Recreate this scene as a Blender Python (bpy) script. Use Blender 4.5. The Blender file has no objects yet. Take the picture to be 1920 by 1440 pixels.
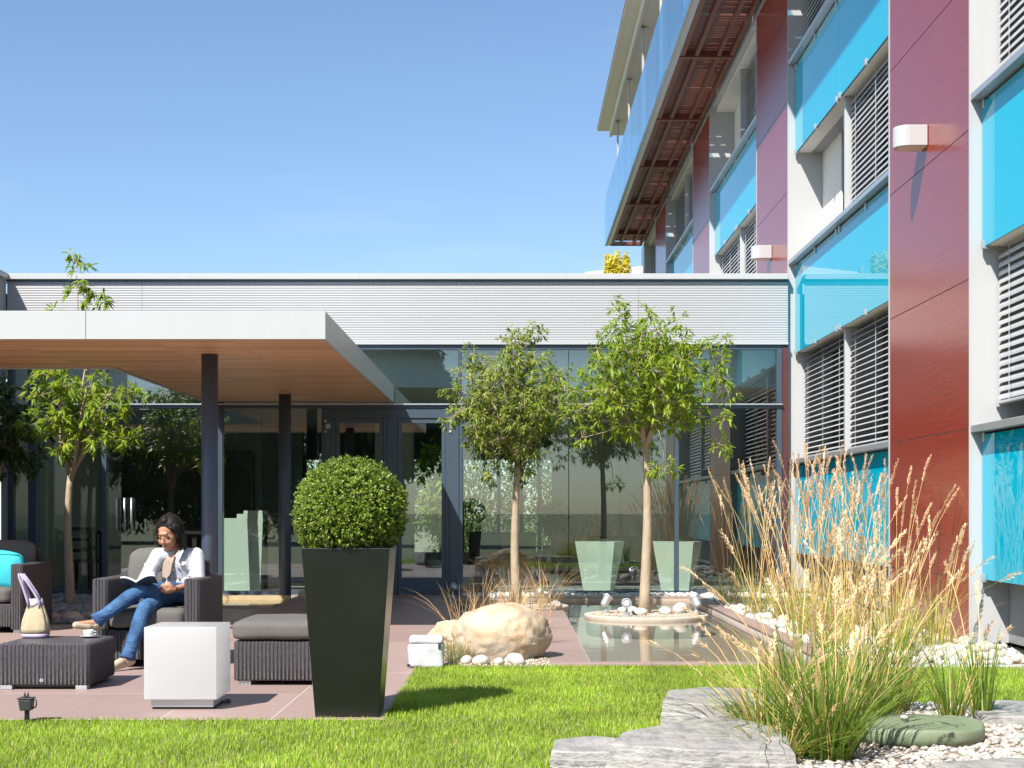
import bpy, bmesh, math, random
import numpy as np
from mathutils import Vector, Matrix, noise as mnoise

random.seed(11)
rng = np.random.default_rng(11)
scene = bpy.context.scene
COL = scene.collection
R = math.radians

# ------------------------------------------------------------------ camera
EYE = 1.18
cam_d = bpy.data.cameras.new('camera')
cam = bpy.data.objects.new('camera', cam_d)
COL.objects.link(cam)
cam.location = (0, 0, EYE)
cam.rotation_euler = (R(90), 0, 0)
cam_d.sensor_fit = 'HORIZONTAL'
cam_d.sensor_width = 36.0
cam_d.lens = 52.97
cam_d.shift_x = -0.0005
cam_d.shift_y = 0.126
cam_d.clip_start = 0.1
cam_d.clip_end = 3000
scene.camera = cam

# ------------------------------------------------------------------ sky, sun, exposure
SUN_DIR = Vector((0.243, 0.378, -0.495)).normalized()      # the way the light travels
sun_el = math.asin(-SUN_DIR.z)
sun_az = math.atan2(-SUN_DIR.x, -SUN_DIR.y)
world = bpy.data.worlds.new('World')
scene.world = world
world.use_nodes = True
wn = world.node_tree
sky = wn.nodes.new('ShaderNodeTexSky')
sky.sky_type = 'NISHITA'
sky.sun_disc = False
sky.sun_elevation = sun_el
sky.sun_rotation = sun_az % (2 * math.pi)
sky.altitude = 300
sky.air_density = 1.0
sky.dust_density = 0.7
sky.ozone_density = 4.0
bg = wn.nodes['Background']
# faint high wisps all over the sky
_tc = wn.nodes.new('ShaderNodeTexCoord'); _mp = wn.nodes.new('ShaderNodeMapping'); _mp.inputs['Scale'].default_value = (1.2, 1.2, 5.0)
_mp.inputs['Rotation'].default_value = (0, R(8), 0)
_nz = wn.nodes.new('ShaderNodeTexNoise'); _nz.inputs['Scale'].default_value = 2.2; _nz.inputs['Detail'].default_value = 7; _nz.inputs['Distortion'].default_value = .6
_mr = wn.nodes.new('ShaderNodeMapRange'); _mr.inputs['From Min'].default_value = .52; _mr.inputs['From Max'].default_value = .80
_hs = wn.nodes.new('ShaderNodeHueSaturation'); _m1 = wn.nodes.new('ShaderNodeMath'); _m1.operation = 'MULTIPLY_ADD'; _m1.inputs[1].default_value = -.22; _m1.inputs[2].default_value = 1.0
_m2 = wn.nodes.new('ShaderNodeMath'); _m2.operation = 'MULTIPLY_ADD'; _m2.inputs[1].default_value = .10; _m2.inputs[2].default_value = 1.0
wn.links.new(_tc.outputs['Generated'], _mp.inputs['Vector']); wn.links.new(_mp.outputs['Vector'], _nz.inputs['Vector']); wn.links.new(_nz.outputs['Fac'], _mr.inputs['Value'])
wn.links.new(_mr.outputs['Result'], _m1.inputs[0]); wn.links.new(_mr.outputs['Result'], _m2.inputs[0])
wn.links.new(_m1.outputs[0], _hs.inputs['Saturation']); wn.links.new(_m2.outputs[0], _hs.inputs['Value']); wn.links.new(sky.outputs['Color'], _hs.inputs['Color'])
wn.links.new(_hs.outputs['Color'], bg.inputs['Color'])
bg.inputs['Strength'].default_value = 0.099

sun_d = bpy.data.lights.new('sun', 'SUN')
sun_d.energy = 4.9
sun_d.angle = R(0.53)
sun_d.color = (1.0, 0.955, 0.88)
sun = bpy.data.objects.new('sun', sun_d)
COL.objects.link(sun)
sun.rotation_euler = SUN_DIR.to_track_quat('-Z', 'Y').to_euler()
sun.location = (-10, -15, 25)

scene.view_settings.view_transform = 'Standard'
scene.view_settings.look = 'None'
scene.view_settings.exposure = 0.82
scene.view_settings.gamma = 1.0
scene.view_settings.use_curve_mapping = False
scene.render.engine = 'CYCLES'
scene.cycles.max_bounces = 10
scene.cycles.transparent_max_bounces = 24
scene.cycles.caustics_reflective = False
scene.cycles.caustics_refractive = False
scene.cycles.sample_clamp_indirect = 8

# ------------------------------------------------------------------ helpers
def wloc(o):
    v = Vector((0, 0, 0))
    while o is not None:
        v = v + o.location
        o = o.parent
    return v

def tag(o, label=None, cat=None, group=None, kind=None):
    if label: o['label'] = label
    if cat: o['category'] = cat
    if group: o['group'] = group
    if kind: o['kind'] = kind
    return o

def empty(name, loc, label=None, cat=None, group=None):
    o = bpy.data.objects.new(name, None)
    o.empty_display_size = 0.2
    COL.objects.link(o)
    o.location = loc
    tag(o, label, cat, group)
    return o

def link_mesh(name, me, parent=None, loc=None):
    o = bpy.data.objects.new(name, me)
    COL.objects.link(o)
    if parent is not None:
        o.parent = parent
    if loc is not None:
        o.location = loc
    return o

class MB:
    def __init__(self):
        self.v = []; self.f = []
    def add(self, vs, fs):
        b = len(self.v)
        self.v.extend([tuple(p) for p in vs])
        self.f.extend([tuple(i + b for i in f) for f in fs])
        return self
    def hexa(self, p):          # 4 bottom (ccw from above) + 4 top
        return self.add(p, [(3, 2, 1, 0), (4, 5, 6, 7), (0, 1, 5, 4), (1, 2, 6, 5), (2, 3, 7, 6), (3, 0, 4, 7)])
    def box(self, x0, x1, y0, y1, z0, z1):
        return self.hexa([(x0, y0, z0), (x1, y0, z0), (x1, y1, z0), (x0, y1, z0),
                          (x0, y0, z1), (x1, y0, z1), (x1, y1, z1), (x0, y1, z1)])
    def prism(self, poly, z0, z1):
        n = len(poly)
        vs = [(x, y, z0) for x, y in poly] + [(x, y, z1) for x, y in poly]
        fs = [tuple(range(n - 1, -1, -1)), tuple(range(n, 2 * n))]
        fs += [(i, (i + 1) % n, n + (i + 1) % n, n + i) for i in range(n)]
        return self.add(vs, fs)
    def tube(self, pts, rad, n=8, cap=True, flat=None):
        pts = [Vector(p) for p in pts]
        if not hasattr(rad, '__len__'): rad = [rad] * len(pts)
        b = len(self.v)
        up = None
        for i, p in enumerate(pts):
            t = (pts[min(i + 1, len(pts) - 1)] - pts[max(i - 1, 0)])
            if t.length < 1e-9: t = Vector((0, 0, 1))
            t.normalize()
            if up is None:
                up = Vector((0, 0, 1)) if abs(t.z) < 0.9 else Vector((1, 0, 0))
            a = (up - t * up.dot(t))
            if a.length < 1e-6: a = t.orthogonal()
            a.normalize(); up = a
            c = t.cross(a)
            for k in range(n):
                an = 2 * math.pi * k / n
                q = p + (a * math.cos(an) + c * math.sin(an)) * rad[i]
                self.v.append(tuple(q))
        for i in range(len(pts) - 1):
            for k in range(n):
                k2 = (k + 1) % n
                self.f.append((b + i * n + k, b + i * n + k2, b + (i + 1) * n + k2, b + (i + 1) * n + k))
        if cap:
            self.f.append(tuple(b + k for k in range(n - 1, -1, -1)))
            e = b + (len(pts) - 1) * n
            self.f.append(tuple(e + k for k in range(n)))
        return self
    def lathe(self, prof, c, n=24, axis=None):
        b = len(self.v)
        c = Vector(c)
        q = Vector((0, 0, 1)).rotation_difference(Vector(axis)) if axis is not None else None
        for r, z in prof:
            for k in range(n):
                an = 2 * math.pi * k / n
                p = Vector((r * math.cos(an), r * math.sin(an), z))
                if q: p = q @ p
                self.v.append(tuple(c + p))
        m = len(prof)
        for i in range(m - 1):
            for k in range(n):
                k2 = (k + 1) % n
                self.f.append((b + i * n + k, b + i * n + k2, b + (i + 1) * n + k2, b + (i + 1) * n + k))
        self.f.append(tuple(b + k for k in range(n - 1, -1, -1)))
        e = b + (m - 1) * n
        self.f.append(tuple(e + k for k in range(n)))
        return self
    def ell(self, c, r, nu=16, nv=10, rot=None):
        b = len(self.v)
        c = Vector(c)
        vs = []
        for i in range(nv + 1):
            th = math.pi * i / nv
            for k in range(nu):
                ph = 2 * math.pi * k / nu
                p = Vector((r[0] * math.sin(th) * math.cos(ph), r[1] * math.sin(th) * math.sin(ph), r[2] * math.cos(th)))
                if rot is not None: p = rot @ p
                vs.append(tuple(c + p))
        # poles shared
        fs = []
        for i in range(nv):
            for k in range(nu):
                k2 = (k + 1) % nu
                a0, a1, b0, b1 = i * nu + k, i * nu + k2, (i + 1) * nu + k, (i + 1) * nu + k2
                if i == 0: fs.append((0, b0, b1))
                elif i == nv - 1: fs.append((a0, nv * nu, a1))
                else: fs.append((a0, b0, b1, a1))
        return self.add(vs, fs)
    def capsule(self, p0, p1, r0, r1, n=14, m=5):
        p0 = Vector(p0); p1 = Vector(p1); d = p1 - p0; L = d.length
        if L < 1e-6: return self.ell(p0, (r0, r0, r0), n, 8)
        t = d / L
        pts, rr = [], []
        for i in range(m + 1):
            a = math.pi / 2 * i / m
            pts.append(p0 - t * r0 * math.cos(a) * 0.999); rr.append(max(r0 * math.sin(a), 1e-4))
        for i in range(m, -1, -1):
            a = math.pi / 2 * i / m
            pts.append(p1 + t * r1 * math.cos(a) * 0.999); rr.append(max(r1 * math.sin(a), 1e-4))
        return self.tube(pts, rr, n)
    def mesh(self, name, mat, off=(0, 0, 0), bevel=0, seg=2, smooth=False, merge=False):
        me = bpy.data.meshes.new(name)
        ox, oy, oz = off
        me.from_pydata([(x - ox, y - oy, z - oz) for x, y, z in self.v], [], self.f)
        if bevel > 0 or merge:
            bm = bmesh.new(); bm.from_mesh(me)
            if merge: bmesh.ops.remove_doubles(bm, verts=bm.verts, dist=1e-5)
            if bevel > 0:
                es = [e for e in bm.edges if len(e.link_faces) == 2 and e.calc_face_angle(0) > 0.5]
                bmesh.ops.bevel(bm, geom=es, offset=bevel, segments=seg, affect='EDGES', clamp_overlap=True, profile=0.5)
            bm.to_mesh(me); bm.free()
        if smooth:
            me.polygons.foreach_set('use_smooth', [True] * len(me.polygons))
        if mat is not None: me.materials.append(mat)
        me.update()
        return me
    def build(self, name, mat, parent=None, bevel=0, seg=2, smooth=False, merge=False):
        off = wloc(parent) if parent is not None else Vector((0, 0, 0))
        return link_mesh(name, self.mesh(name, mat, off, bevel, seg, smooth, merge), parent)
    def build_top(self, name, mat, base, bevel=0, seg=2, smooth=False, merge=False):
        """a one-mesh thing whose origin stands at its base"""
        return link_mesh(name, self.mesh(name, mat, base, bevel, seg, smooth, merge), None, base)

def box(name, mat, parent, x0, x1, y0, y1, z0, z1, bevel=0.0, seg=2, smooth=False):
    return MB().box(x0, x1, y0, y1, z0, z1).build(name, mat, parent, bevel, seg, smooth)

def np_mesh(name, V, F, mat, smooth=False):
    """V (n,3); F (m,k) int array, all faces with k corners"""
    me = bpy.data.meshes.new(name)
    V = np.ascontiguousarray(V, dtype=np.float32); F = np.ascontiguousarray(F, dtype=np.int32)
    m, k = F.shape
    me.vertices.add(len(V)); me.vertices.foreach_set('co', V.ravel())
    me.loops.add(m * k); me.loops.foreach_set('vertex_index', F.ravel())
    me.polygons.add(m)
    me.polygons.foreach_set('loop_start', np.arange(0, m * k, k, dtype=np.int32))
    if smooth: me.polygons.foreach_set('use_smooth', np.ones(m, dtype=bool))
    me.materials.append(mat)
    me.update(calc_edges=True)
    me.validate()
    return me

def copy_tree(o, parent=None, loc=None):
    c = o.copy(); COL.objects.link(c); c.parent = parent
    if loc is not None: c.location = loc
    for ch in o.children: copy_tree(ch, c)
    return c

# ------------------------------------------------------------------ materials
def nt(name):
    m = bpy.data.materials.new(name); m.use_nodes = True
    t = m.node_tree
    return m, t, t.nodes['Principled BSDF'], t.nodes['Material Output']

def N(t, typ, **kw):
    n = t.nodes.new(typ)
    for k, v in kw.items(): setattr(n, k, v)
    return n

def coords(t, scale=(1, 1, 1), obj=False):
    if obj:
        tc = N(t, 'ShaderNodeTexCoord'); out = tc.outputs['Object']
    else:
        g = N(t, 'ShaderNodeNewGeometry'); out = g.outputs['Position']
    mp = N(t, 'ShaderNodeMapping')
    mp.inputs['Scale'].default_value = scale
    t.links.new(out, mp.inputs['Vector'])
    return mp.outputs['Vector']

def rgb(c): return (c[0], c[1], c[2], 1.0)

def pm(name, col, rough=0.5, metal=0.0, col2=None, vs=4.0, stretch=(1, 1, 1), contrast=0.5, bump=0.0, bs=60.0,
       bstretch=None, coat=0.0, crough=0.03, spec=0.5, rvar=0.0, island=0.0, ior=1.5, obj=False, detail=6.0):
    m, t, b, o = nt(name)
    b.inputs['Roughness'].default_value = rough
    b.inputs['Metallic'].default_value = metal
    b.inputs['Specular IOR Level'].default_value = spec
    b.inputs['IOR'].default_value = ior
    b.inputs['Coat Weight'].default_value = coat
    b.inputs['Coat Roughness'].default_value = crough
    if col2 is None: col2 = tuple(c * 0.82 for c in col)
    v = coords(t, stretch, obj)
    nz = N(t, 'ShaderNodeTexNoise'); nz.inputs['Scale'].default_value = vs; nz.inputs['Detail'].default_value = detail
    nz.inputs['Roughness'].default_value = 0.6
    t.links.new(v, nz.inputs['Vector'])
    mr = N(t, 'ShaderNodeMapRange')
    mr.inputs['From Min'].default_value = 0.5 - 0.5 * (1 - contrast) - 0.02
    mr.inputs['From Max'].default_value = 0.5 + 0.5 * (1 - contrast) + 0.02
    t.links.new(nz.outputs['Fac'], mr.inputs['Value'])
    mx = N(t, 'ShaderNodeMix', data_type='RGBA')
    mx.inputs['A'].default_value = rgb(col); mx.inputs['B'].default_value = rgb(col2)
    t.links.new(mr.outputs['Result'], mx.inputs['Factor'])
    cout = mx.outputs['Result']
    if island > 0:
        g = N(t, 'ShaderNodeNewGeometry')
        hs = N(t, 'ShaderNodeHueSaturation')
        m2 = N(t, 'ShaderNodeMapRange')
        m2.inputs['To Min'].default_value = 1 - island; m2.inputs['To Max'].default_value = 1 + island
        t.links.new(g.outputs['Random Per Island'], m2.inputs['Value'])
        t.links.new(m2.outputs['Result'], hs.inputs['Value'])
        t.links.new(cout, hs.inputs['Color']); cout = hs.outputs['Color']
    t.links.new(cout, b.inputs['Base Color'])
    if rvar > 0:
        m3 = N(t, 'ShaderNodeMapRange')
        m3.inputs['To Min'].default_value = max(rough - rvar, 0.01); m3.inputs['To Max'].default_value = min(rough + rvar, 1)
        t.links.new(nz.outputs['Fac'], m3.inputs['Value']); t.links.new(m3.outputs['Result'], b.inputs['Roughness'])
    if bump > 0:
        v2 = coords(t, bstretch or stretch, obj)
        n2 = N(t, 'ShaderNodeTexNoise'); n2.inputs['Scale'].default_value = bs; n2.inputs['Detail'].default_value = 8
        t.links.new(v2, n2.inputs['Vector'])
        bp = N(t, 'ShaderNodeBump'); bp.inputs['Strength'].default_value = bump; bp.inputs['Distance'].default_value = 0.02
        t.links.new(n2.outputs['Fac'], bp.inputs['Height']); t.links.new(bp.outputs['Normal'], b.inputs['Normal'])
    return m

def leaf_mat(name, cols, rough=0.45, trans=0.35, ns=2.5, lo=0.8, hi=1.2):
    """foliage: a colour per leaf out of a ramp, part of the light shines through"""
    m, t, b, o = nt(name)
    g = N(t, 'ShaderNodeNewGeometry')
    rp = N(t, 'ShaderNodeValToRGB')
    els = rp.color_ramp.elements
    while len(els) < len(cols): els.new(0.5)
    for i, c in enumerate(cols):
        els[i].position = i / max(len(cols) - 1, 1); els[i].color = rgb(c)
    t.links.new(g.outputs['Random Per Island'], rp.inputs['Fac'])
    nz = N(t, 'ShaderNodeTexNoise'); nz.inputs['Scale'].default_value = ns; nz.inputs['Detail'].default_value = 4
    t.links.new(g.outputs['Position'], nz.inputs['Vector'])
    hs = N(t, 'ShaderNodeHueSaturation')
    mr = N(t, 'ShaderNodeMapRange'); mr.inputs['From Min'].default_value = 0.3; mr.inputs['From Max'].default_value = 0.7
    mr.inputs['To Min'].default_value = lo; mr.inputs['To Max'].default_value = hi
    t.links.new(nz.outputs['Fac'], mr.inputs['Value']); t.links.new(mr.outputs['Result'], hs.inputs['Value'])
    t.links.new(rp.outputs['Color'], hs.inputs['Color'])
    b.inputs['Roughness'].default_value = rough
    b.inputs['Specular IOR Level'].default_value = 0.4
    t.links.new(hs.outputs['Color'], b.inputs['Base Color'])
    if trans > 0:
        tr = N(t, 'ShaderNodeBsdfTranslucent')
        h2 = N(t, 'ShaderNodeHueSaturation'); h2.inputs['Value'].default_value = 1.6; h2.inputs['Saturation'].default_value = 1.1
        t.links.new(hs.outputs['Color'], h2.inputs['Color']); t.links.new(h2.outputs['Color'], tr.inputs['Color'])
        ms = N(t, 'ShaderNodeMixShader'); ms.inputs['Fac'].default_value = trans
        t.links.new(b.outputs['BSDF'], ms.inputs[1]); t.links.new(tr.outputs['BSDF'], ms.inputs[2])
        t.links.new(ms.outputs['Shader'], o.inputs['Surface'])
    return m

def schlick(t, f0):
    g = N(t, 'ShaderNodeNewGeometry')
    dt = N(t, 'ShaderNodeVectorMath', operation='DOT_PRODUCT')
    t.links.new(g.outputs['Incoming'], dt.inputs[0]); t.links.new(g.outputs['Normal'], dt.inputs[1])
    ab = N(t, 'ShaderNodeMath', operation='ABSOLUTE'); t.links.new(dt.outputs['Value'], ab.inputs[0])
    om = N(t, 'ShaderNodeMath', operation='SUBTRACT'); om.inputs[0].default_value = 1.0; t.links.new(ab.outputs[0], om.inputs[1])
    pw = N(t, 'ShaderNodeMath', operation='POWER'); pw.inputs[1].default_value = 5.0; t.links.new(om.outputs[0], pw.inputs[0])
    ma = N(t, 'ShaderNodeMath', operation='MULTIPLY_ADD', use_clamp=True); ma.inputs[1].default_value = 1 - f0; ma.inputs[2].default_value = f0
    t.links.new(pw.outputs[0], ma.inputs[0])
    return ma.outputs[0]

def glass_mat(name, tint, ior=1.6, rough=0.0, wave=0.0):
    """thin sheet: what passes is tinted, what does not is mirrored by Fresnel"""
    m, t, b, o = nt(name)
    t.nodes.remove(b)
    tr = N(t, 'ShaderNodeBsdfTransparent'); tr.inputs['Color'].default_value = rgb(tint)
    gl = N(t, 'ShaderNodeBsdfGlossy'); gl.inputs['Roughness'].default_value = rough
    gl.inputs['Color'].default_value = (0.95, 1.0, 0.98, 1)
    fr = schlick(t, ((ior - 1) / (ior + 1)) ** 2)
    ms = N(t, 'ShaderNodeMixShader')
    if wave > 0:
        v = coords(t, (1, 1, 1))
        nz = N(t, 'ShaderNodeTexNoise'); nz.inputs['Scale'].default_value = 0.8; nz.inputs['Detail'].default_value = 1
        t.links.new(v, nz.inputs['Vector'])
        bp = N(t, 'ShaderNodeBump'); bp.inputs['Strength'].default_value = wave; bp.inputs['Distance'].default_value = 0.02
        t.links.new(nz.outputs['Fac'], bp.inputs['Height'])
        t.links.new(bp.outputs['Normal'], gl.inputs['Normal'])
    t.links.new(fr, ms.inputs['Fac'])
    t.links.new(tr.outputs['BSDF'], ms.inputs[1]); t.links.new(gl.outputs['BSDF'], ms.inputs[2])
    t.links.new(ms.outputs['Shader'], o.inputs['Surface'])
    return m

M = {}
M['white_metal'] = pm('white_metal', (0.47, 0.475, 0.485), 0.35, col2=(0.43, 0.435, 0.435), vs=5, stretch=(1, 1, .12), contrast=.3, rvar=.05)
M['white_paint'] = pm('white_paint', (0.60, 0.60, 0.59), 0.5, col2=(0.55, 0.55, 0.54), vs=2)
M['light_alu'] = pm('light_aluminium', (0.55, 0.57, 0.59), 0.35, 0.6, col2=(0.47, 0.49, 0.51), vs=3)
M['slat_alu'] = pm('slat_aluminium', (0.56, 0.57, 0.58), 0.4, 0.2, vs=3)
M['corrugated'] = pm('corrugated_aluminium', (0.43, 0.43, 0.44), 0.42, 0.15, col2=(0.395, 0.395, 0.40), vs=0.7, rvar=0.06)
M['cream'] = pm('cream_paint', (0.78, 0.755, 0.69), 0.6, vs=1.5, col2=(0.72, 0.69, 0.62))
M['concrete'] = pm('pale_concrete', (0.50, 0.51, 0.48), 0.7, vs=5, bump=0.15)
M['plinth_grey'] = pm('plinth_grey', (0.30, 0.31, 0.32), 0.6, vs=4)
M['anthracite'] = pm('anthracite_paint', (0.055, 0.080, 0.110), 0.38, vs=3, col2=(0.048, 0.070, 0.098))
M['column_blue'] = pm('column_paint', (0.060, 0.090, 0.135), 0.42, vs=3, col2=(0.054, 0.081, 0.122))
M['cyan_glass'] = pm('cyan_back_painted_glass', (0.0, 0.44, 0.62), 0.35, col2=(0.0, 0.425, 0.60), vs=0.8, coat=1.0, crough=0.004, spec=0.0)
_coat_ior = M['cyan_glass'].node_tree.nodes['Principled BSDF'].inputs['Coat IOR']; _coat_ior.default_value = 1.48
M['hpl'] = pm('red_brown_laminate', (0.33, 0.051, 0.033), 0.20, col2=(0.21, 0.030, 0.020), vs=4.0, stretch=(1, 0.35, 11), contrast=0.25,
              rvar=0.03, bump=0.02, bs=14, spec=0.8)
M['deck_red'] = pm('oiled_deck_wood', (0.17, 0.045, 0.028), 0.5, col2=(0.10, 0.026, 0.018), vs=6, stretch=(1, 4, 4))
M['steel_red'] = pm('red_oxide_steel', (0.20, 0.062, 0.045), 0.5, vs=4)
M['glass'] = glass_mat('window_glass', (0.90, 0.96, 0.94), 1.98)
M['rail_glass'] = glass_mat('blue_rail_glass', (0.42, 0.78, 0.95), 1.5)
M['dark_glass'] = pm('dark_window_glass', (0.015, 0.02, 0.024), 0.03, vs=1, spec=0.8)
M['room_glass'] = pm('room_window_glass', (0.075, 0.082, 0.080), 0.03, vs=.6, col2=(.03, .034, .034), contrast=.5, spec=0.8)
M['jamb'] = pm('dark_red_jamb', (.10, .034, .036), .4, vs=4)
M['black'] = pm('black_satin', (0.012, 0.013, 0.013), 0.35, vs=4)
M['joint'] = pm('pale_grout', (0.60, 0.53, 0.50), 0.85, vs=30)
M['tile'] = pm('mauve_stoneware', (0.37, 0.268, 0.24), 0.45, col2=(0.31, 0.22, 0.197), vs=2.4, stretch=(1, 3.5, 1), contrast=0.35, rvar=0.08,
               bump=0.05, bs=40)
_t = M['tile'].node_tree; _bs = _t.nodes['Principled BSDF']; _oi = N(_t, 'ShaderNodeObjectInfo'); _h = N(_t, 'ShaderNodeHueSaturation'); _mr = N(_t, 'ShaderNodeMapRange')
_mr.inputs['To Min'].default_value = .90; _mr.inputs['To Max'].default_value = 1.10
_src = _bs.inputs['Base Color'].links[0].from_socket
_t.links.new(_oi.outputs['Random'], _mr.inputs['Value']); _t.links.new(_mr.outputs['Result'], _h.inputs['Value']); _t.links.new(_src, _h.inputs['Color']); _t.links.new(_h.outputs['Color'], _bs.inputs['Base Color'])
# ================================================================== the tall building on the right
XB, XC, XW = 4.0, 4.105, 4.21          # laminate face, cyan glass face, blind plane
BUILD_END = 46.9
hotel = empty('office_building', (6.0, 25.0, 0.0),
              'long three storey building with cyan glass panels and red brown laminate piers', 'building')

# bays: (y0 near, y1 far) ; laminate piers between them
PIER = 2.83; BAY = 5.87; PER = 8.70
piers = [(13.18 + PER * k, 13.18 + PER * k + PIER) for k in range(-1, 4)]
bays = [(13.18 + PER * k - BAY, 13.18 + PER * k) for k in range(0, 5)]
JZ = [0.04] + [4.54 + 1.31 * k for k in range(-3, 4)] + [9.30]

box('wall', M['plinth_grey'], hotel, 4.72, 13.5, 3.9, BUILD_END, -0.3, 12.7)
box('foundation', M['black'], hotel, 4.02, 4.718, 4.0, BUILD_END - .3, -0.3, 0.02)

# laminate piers: a white boxed frame, a laminate board for each joint
for (a, b) in piers:
    box('pier_frame', M['white_metal'], hotel, XB + .012, 4.719, a, b, 0.045, 9.40)
    zz = JZ if a < 41 else [4.54 + 1.31 * k for k in range(0, 4)] + [9.30]
    for z0, z1 in zip(zz[:-1], zz[1:]):
        box('laminate_panel', M['hpl'], hotel, XB, XB + .0115, a + .022, b - .034, z0 + .005, z1 - .005)
    box('edge_trim', M['white_metal'], hotel, XB - .006, XB + .0118, b - .031, b + .002, 0.046, 9.395)
    box('edge_trim', M['white_metal'], hotel, XB - .004, XB + .0118, a - .002, a + .018, 0.046, 9.395)
# far end pier in grey metal
box('end_pier', M['light_alu'], hotel, XB + .012, 4.719, BUILD_END - 1.0, BUILD_END - .02, 0.045, 9.40)

SILL = [1.885, 4.785, 7.685]       # underside of the sills
PAN0 = [0.60, 3.50, 6.40, 9.30]    # underside of the cyan panels

slat_me = None
def make_slat(L, tilt):
    mb = MB()
    prof = [(-0.032, -0.009), (-0.018, -0.002), (0.0, 0.003), (0.018, -0.002), (0.032, -0.009)]
    ta = R(tilt)
    pr = [(x * math.cos(ta) - z * math.sin(ta), x * math.sin(ta) + z * math.cos(ta)) for x, z in prof]
    n = len(pr)
    vs = []
    for y in (-L / 2, L / 2):
        vs += [(x, y, z) for x, z in pr] + [(x, y, z - 0.0016) for x, z in reversed(pr)]
    k = 2 * n
    fs = [(i, (i + 1) % k, k + (i + 1) % k, k + i) for i in range(k)] + [tuple(range(k - 1, -1, -1)), tuple(range(k, 2 * k))]
    mb.add(vs, fs)
    return mb
slat_cache = {}
def blind(y0, y1, z0, z1, singly, tilt=20):
    """a raffstore blind: slats, guide cords, a bottom bar"""
    L = y1 - y0 - 0.04
    yc = (y0 + y1) / 2
    bl = box('blind', M['slat_alu'], hotel, XW + .004, XW + .072, y0 + .02, y1 - .02, z0, z0 + .022)
    nsl = int((z1 - z0 - .05) / 0.072)
    key = (round(L, 3), tilt)
    off = wloc(hotel)
    if singly:
        if key not in slat_cache: slat_cache[key] = make_slat(L, tilt).mesh('slat', M['slat_alu'], (0, 0, 0))
        for i in range(nsl):
            s = link_mesh('slat', slat_cache[key], bl)
            s.location = (XW + .038 - off.x + random.uniform(-.0015, .0015), yc - off.y, z0 + .07 + i * .072 - off.z)
            s.rotation_euler = (random.uniform(-.0012, .0012), random.uniform(-.07, .07), 0)
    else:
        mb = MB()
        base = make_slat(L, tilt)
        for i in range(nsl):
            mb.add([(x + XW + .038, y + yc, z + z0 + .07 + i * .072) for x, y, z in base.v], base.f)
        s = mb.build('slats', M['slat_alu'], bl); s['kind'] = 'stuff'
    for fy in (.14, .5, .86):
        y = y0 + fy * (y1 - y0)
        MB().tube([(XW - .002, y, z0), (XW - .002, y, z1)], .0035, 5).build('cord', M['white_metal'], bl)

def window_bay(a, b, first_row, rows, singly, open_set):
    """a = near end, b = far end"""
    mid = (a + b) / 2
    for r in rows:
        # cyan glass boards, two to a spandrel
        z0, z1 = PAN0[r], SILL[r]
        for (p, q) in ((a + .012, mid - .004), (mid + .004, b - .012)):
            box('cyan_glass_panel', M['cyan_glass'], hotel, XC, XC + .012, p, q, z0, z1 - .02, bevel=.002, seg=1)
            for y in (p + .12, (p + q) / 2, q - .06):
                MB().box(XC - .022, XC + .03, y - .03, y + .03, z0 - .022, z0 + .05).build('bracket', M['light_alu'], hotel, .004, 1)
                MB().box(XC - .018, XC + .012, y - .028, y + .028, z1 - .085, z1 - .004).build('bracket', M['light_alu'], hotel, .004, 1)
        box('backing_wall', M['plinth_grey'], hotel, 4.34, 4.719, a + .002, b - .002, (z0 if r else 0.05), z1)
        # sill
        sl = MB().hexa([(XB + .004, a + .004, z1), (4.70, a + .004, z1 + .004), (4.70, b - .004, z1 + .004), (XB + .004, b - .004, z1),
                        (XB + .004, a + .004, z1 + .060), (4.70, a + .004, z1 + .085), (4.70, b - .004, z1 + .085), (XB + .004, b - .004, z1 + .060)])
        sl.build('sill', M['light_alu'], hotel, .004, 1)
    for r in rows:
        z0 = SILL[r] + .085; z1 = PAN0[r + 1]
        # reveal lining : head and mullion, dark pane at the back
        w = empty('window', (XW, mid, z0)); w.parent = hotel; w.location = Vector((XW, mid, z0)) - wloc(hotel)
        box('head', M['cream'], w, XW - .07, 4.66, a + .006, b - .006, z1 + .012, z1 + .09)
        box('frame', M['white_metal'], w, XW - .035, 4.66, mid - .045, mid + .045, z0 - .012, z1 + .010, .006, 1)
        for (p, q) in ((a + .01, mid - .047), (mid + .047, b - .01)):
            box('pane', M['room_glass'], w, 4.63, 4.642, p, q, z0 - .01, z1 + .010)
            box('frame', M['white_metal'], w, 4.56, 4.629, q - .07, q - .002, z0, z1)
            box('frame', M['white_metal'], w, 4.56, 4.629, p + .002, p + .07, z0, z1)
        for side, (p, q) in enumerate(((a + .01, mid - .047), (mid + .047, b - .01))):
            if (r, side) in open_set:
                box('curtain_panel', M['cream'], w, 4.50, 4.52, q - 1.25, q - .002, z0 - .008, z1 + .006)
                continue
            bot = z0 + (.16 if (a < 10 and r == 0 and side == 1) else .01)
            blind(p, q, bot, z1 - .01, singly, 62 if a < 10 else (20 if r == 0 else 52))

window_bay(*bays[0], 0, (0, 1, 2), True, set())
window_bay(*bays[1], 0, (0, 1, 2), True, {(1, 1)})
window_bay(*bays[2], 1, (1, 2), True, {(2, 1)})
window_bay(*bays[3], 1, (1, 2), False, set())
window_bay(bays[4][0], BUILD_END - 1.0, 1, (1, 2), False, set())
box('top_band', M['white_metal'], hotel, XB + .05, 4.715, 4.0, BUILD_END - .03, 9.402, 9.70)

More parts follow.
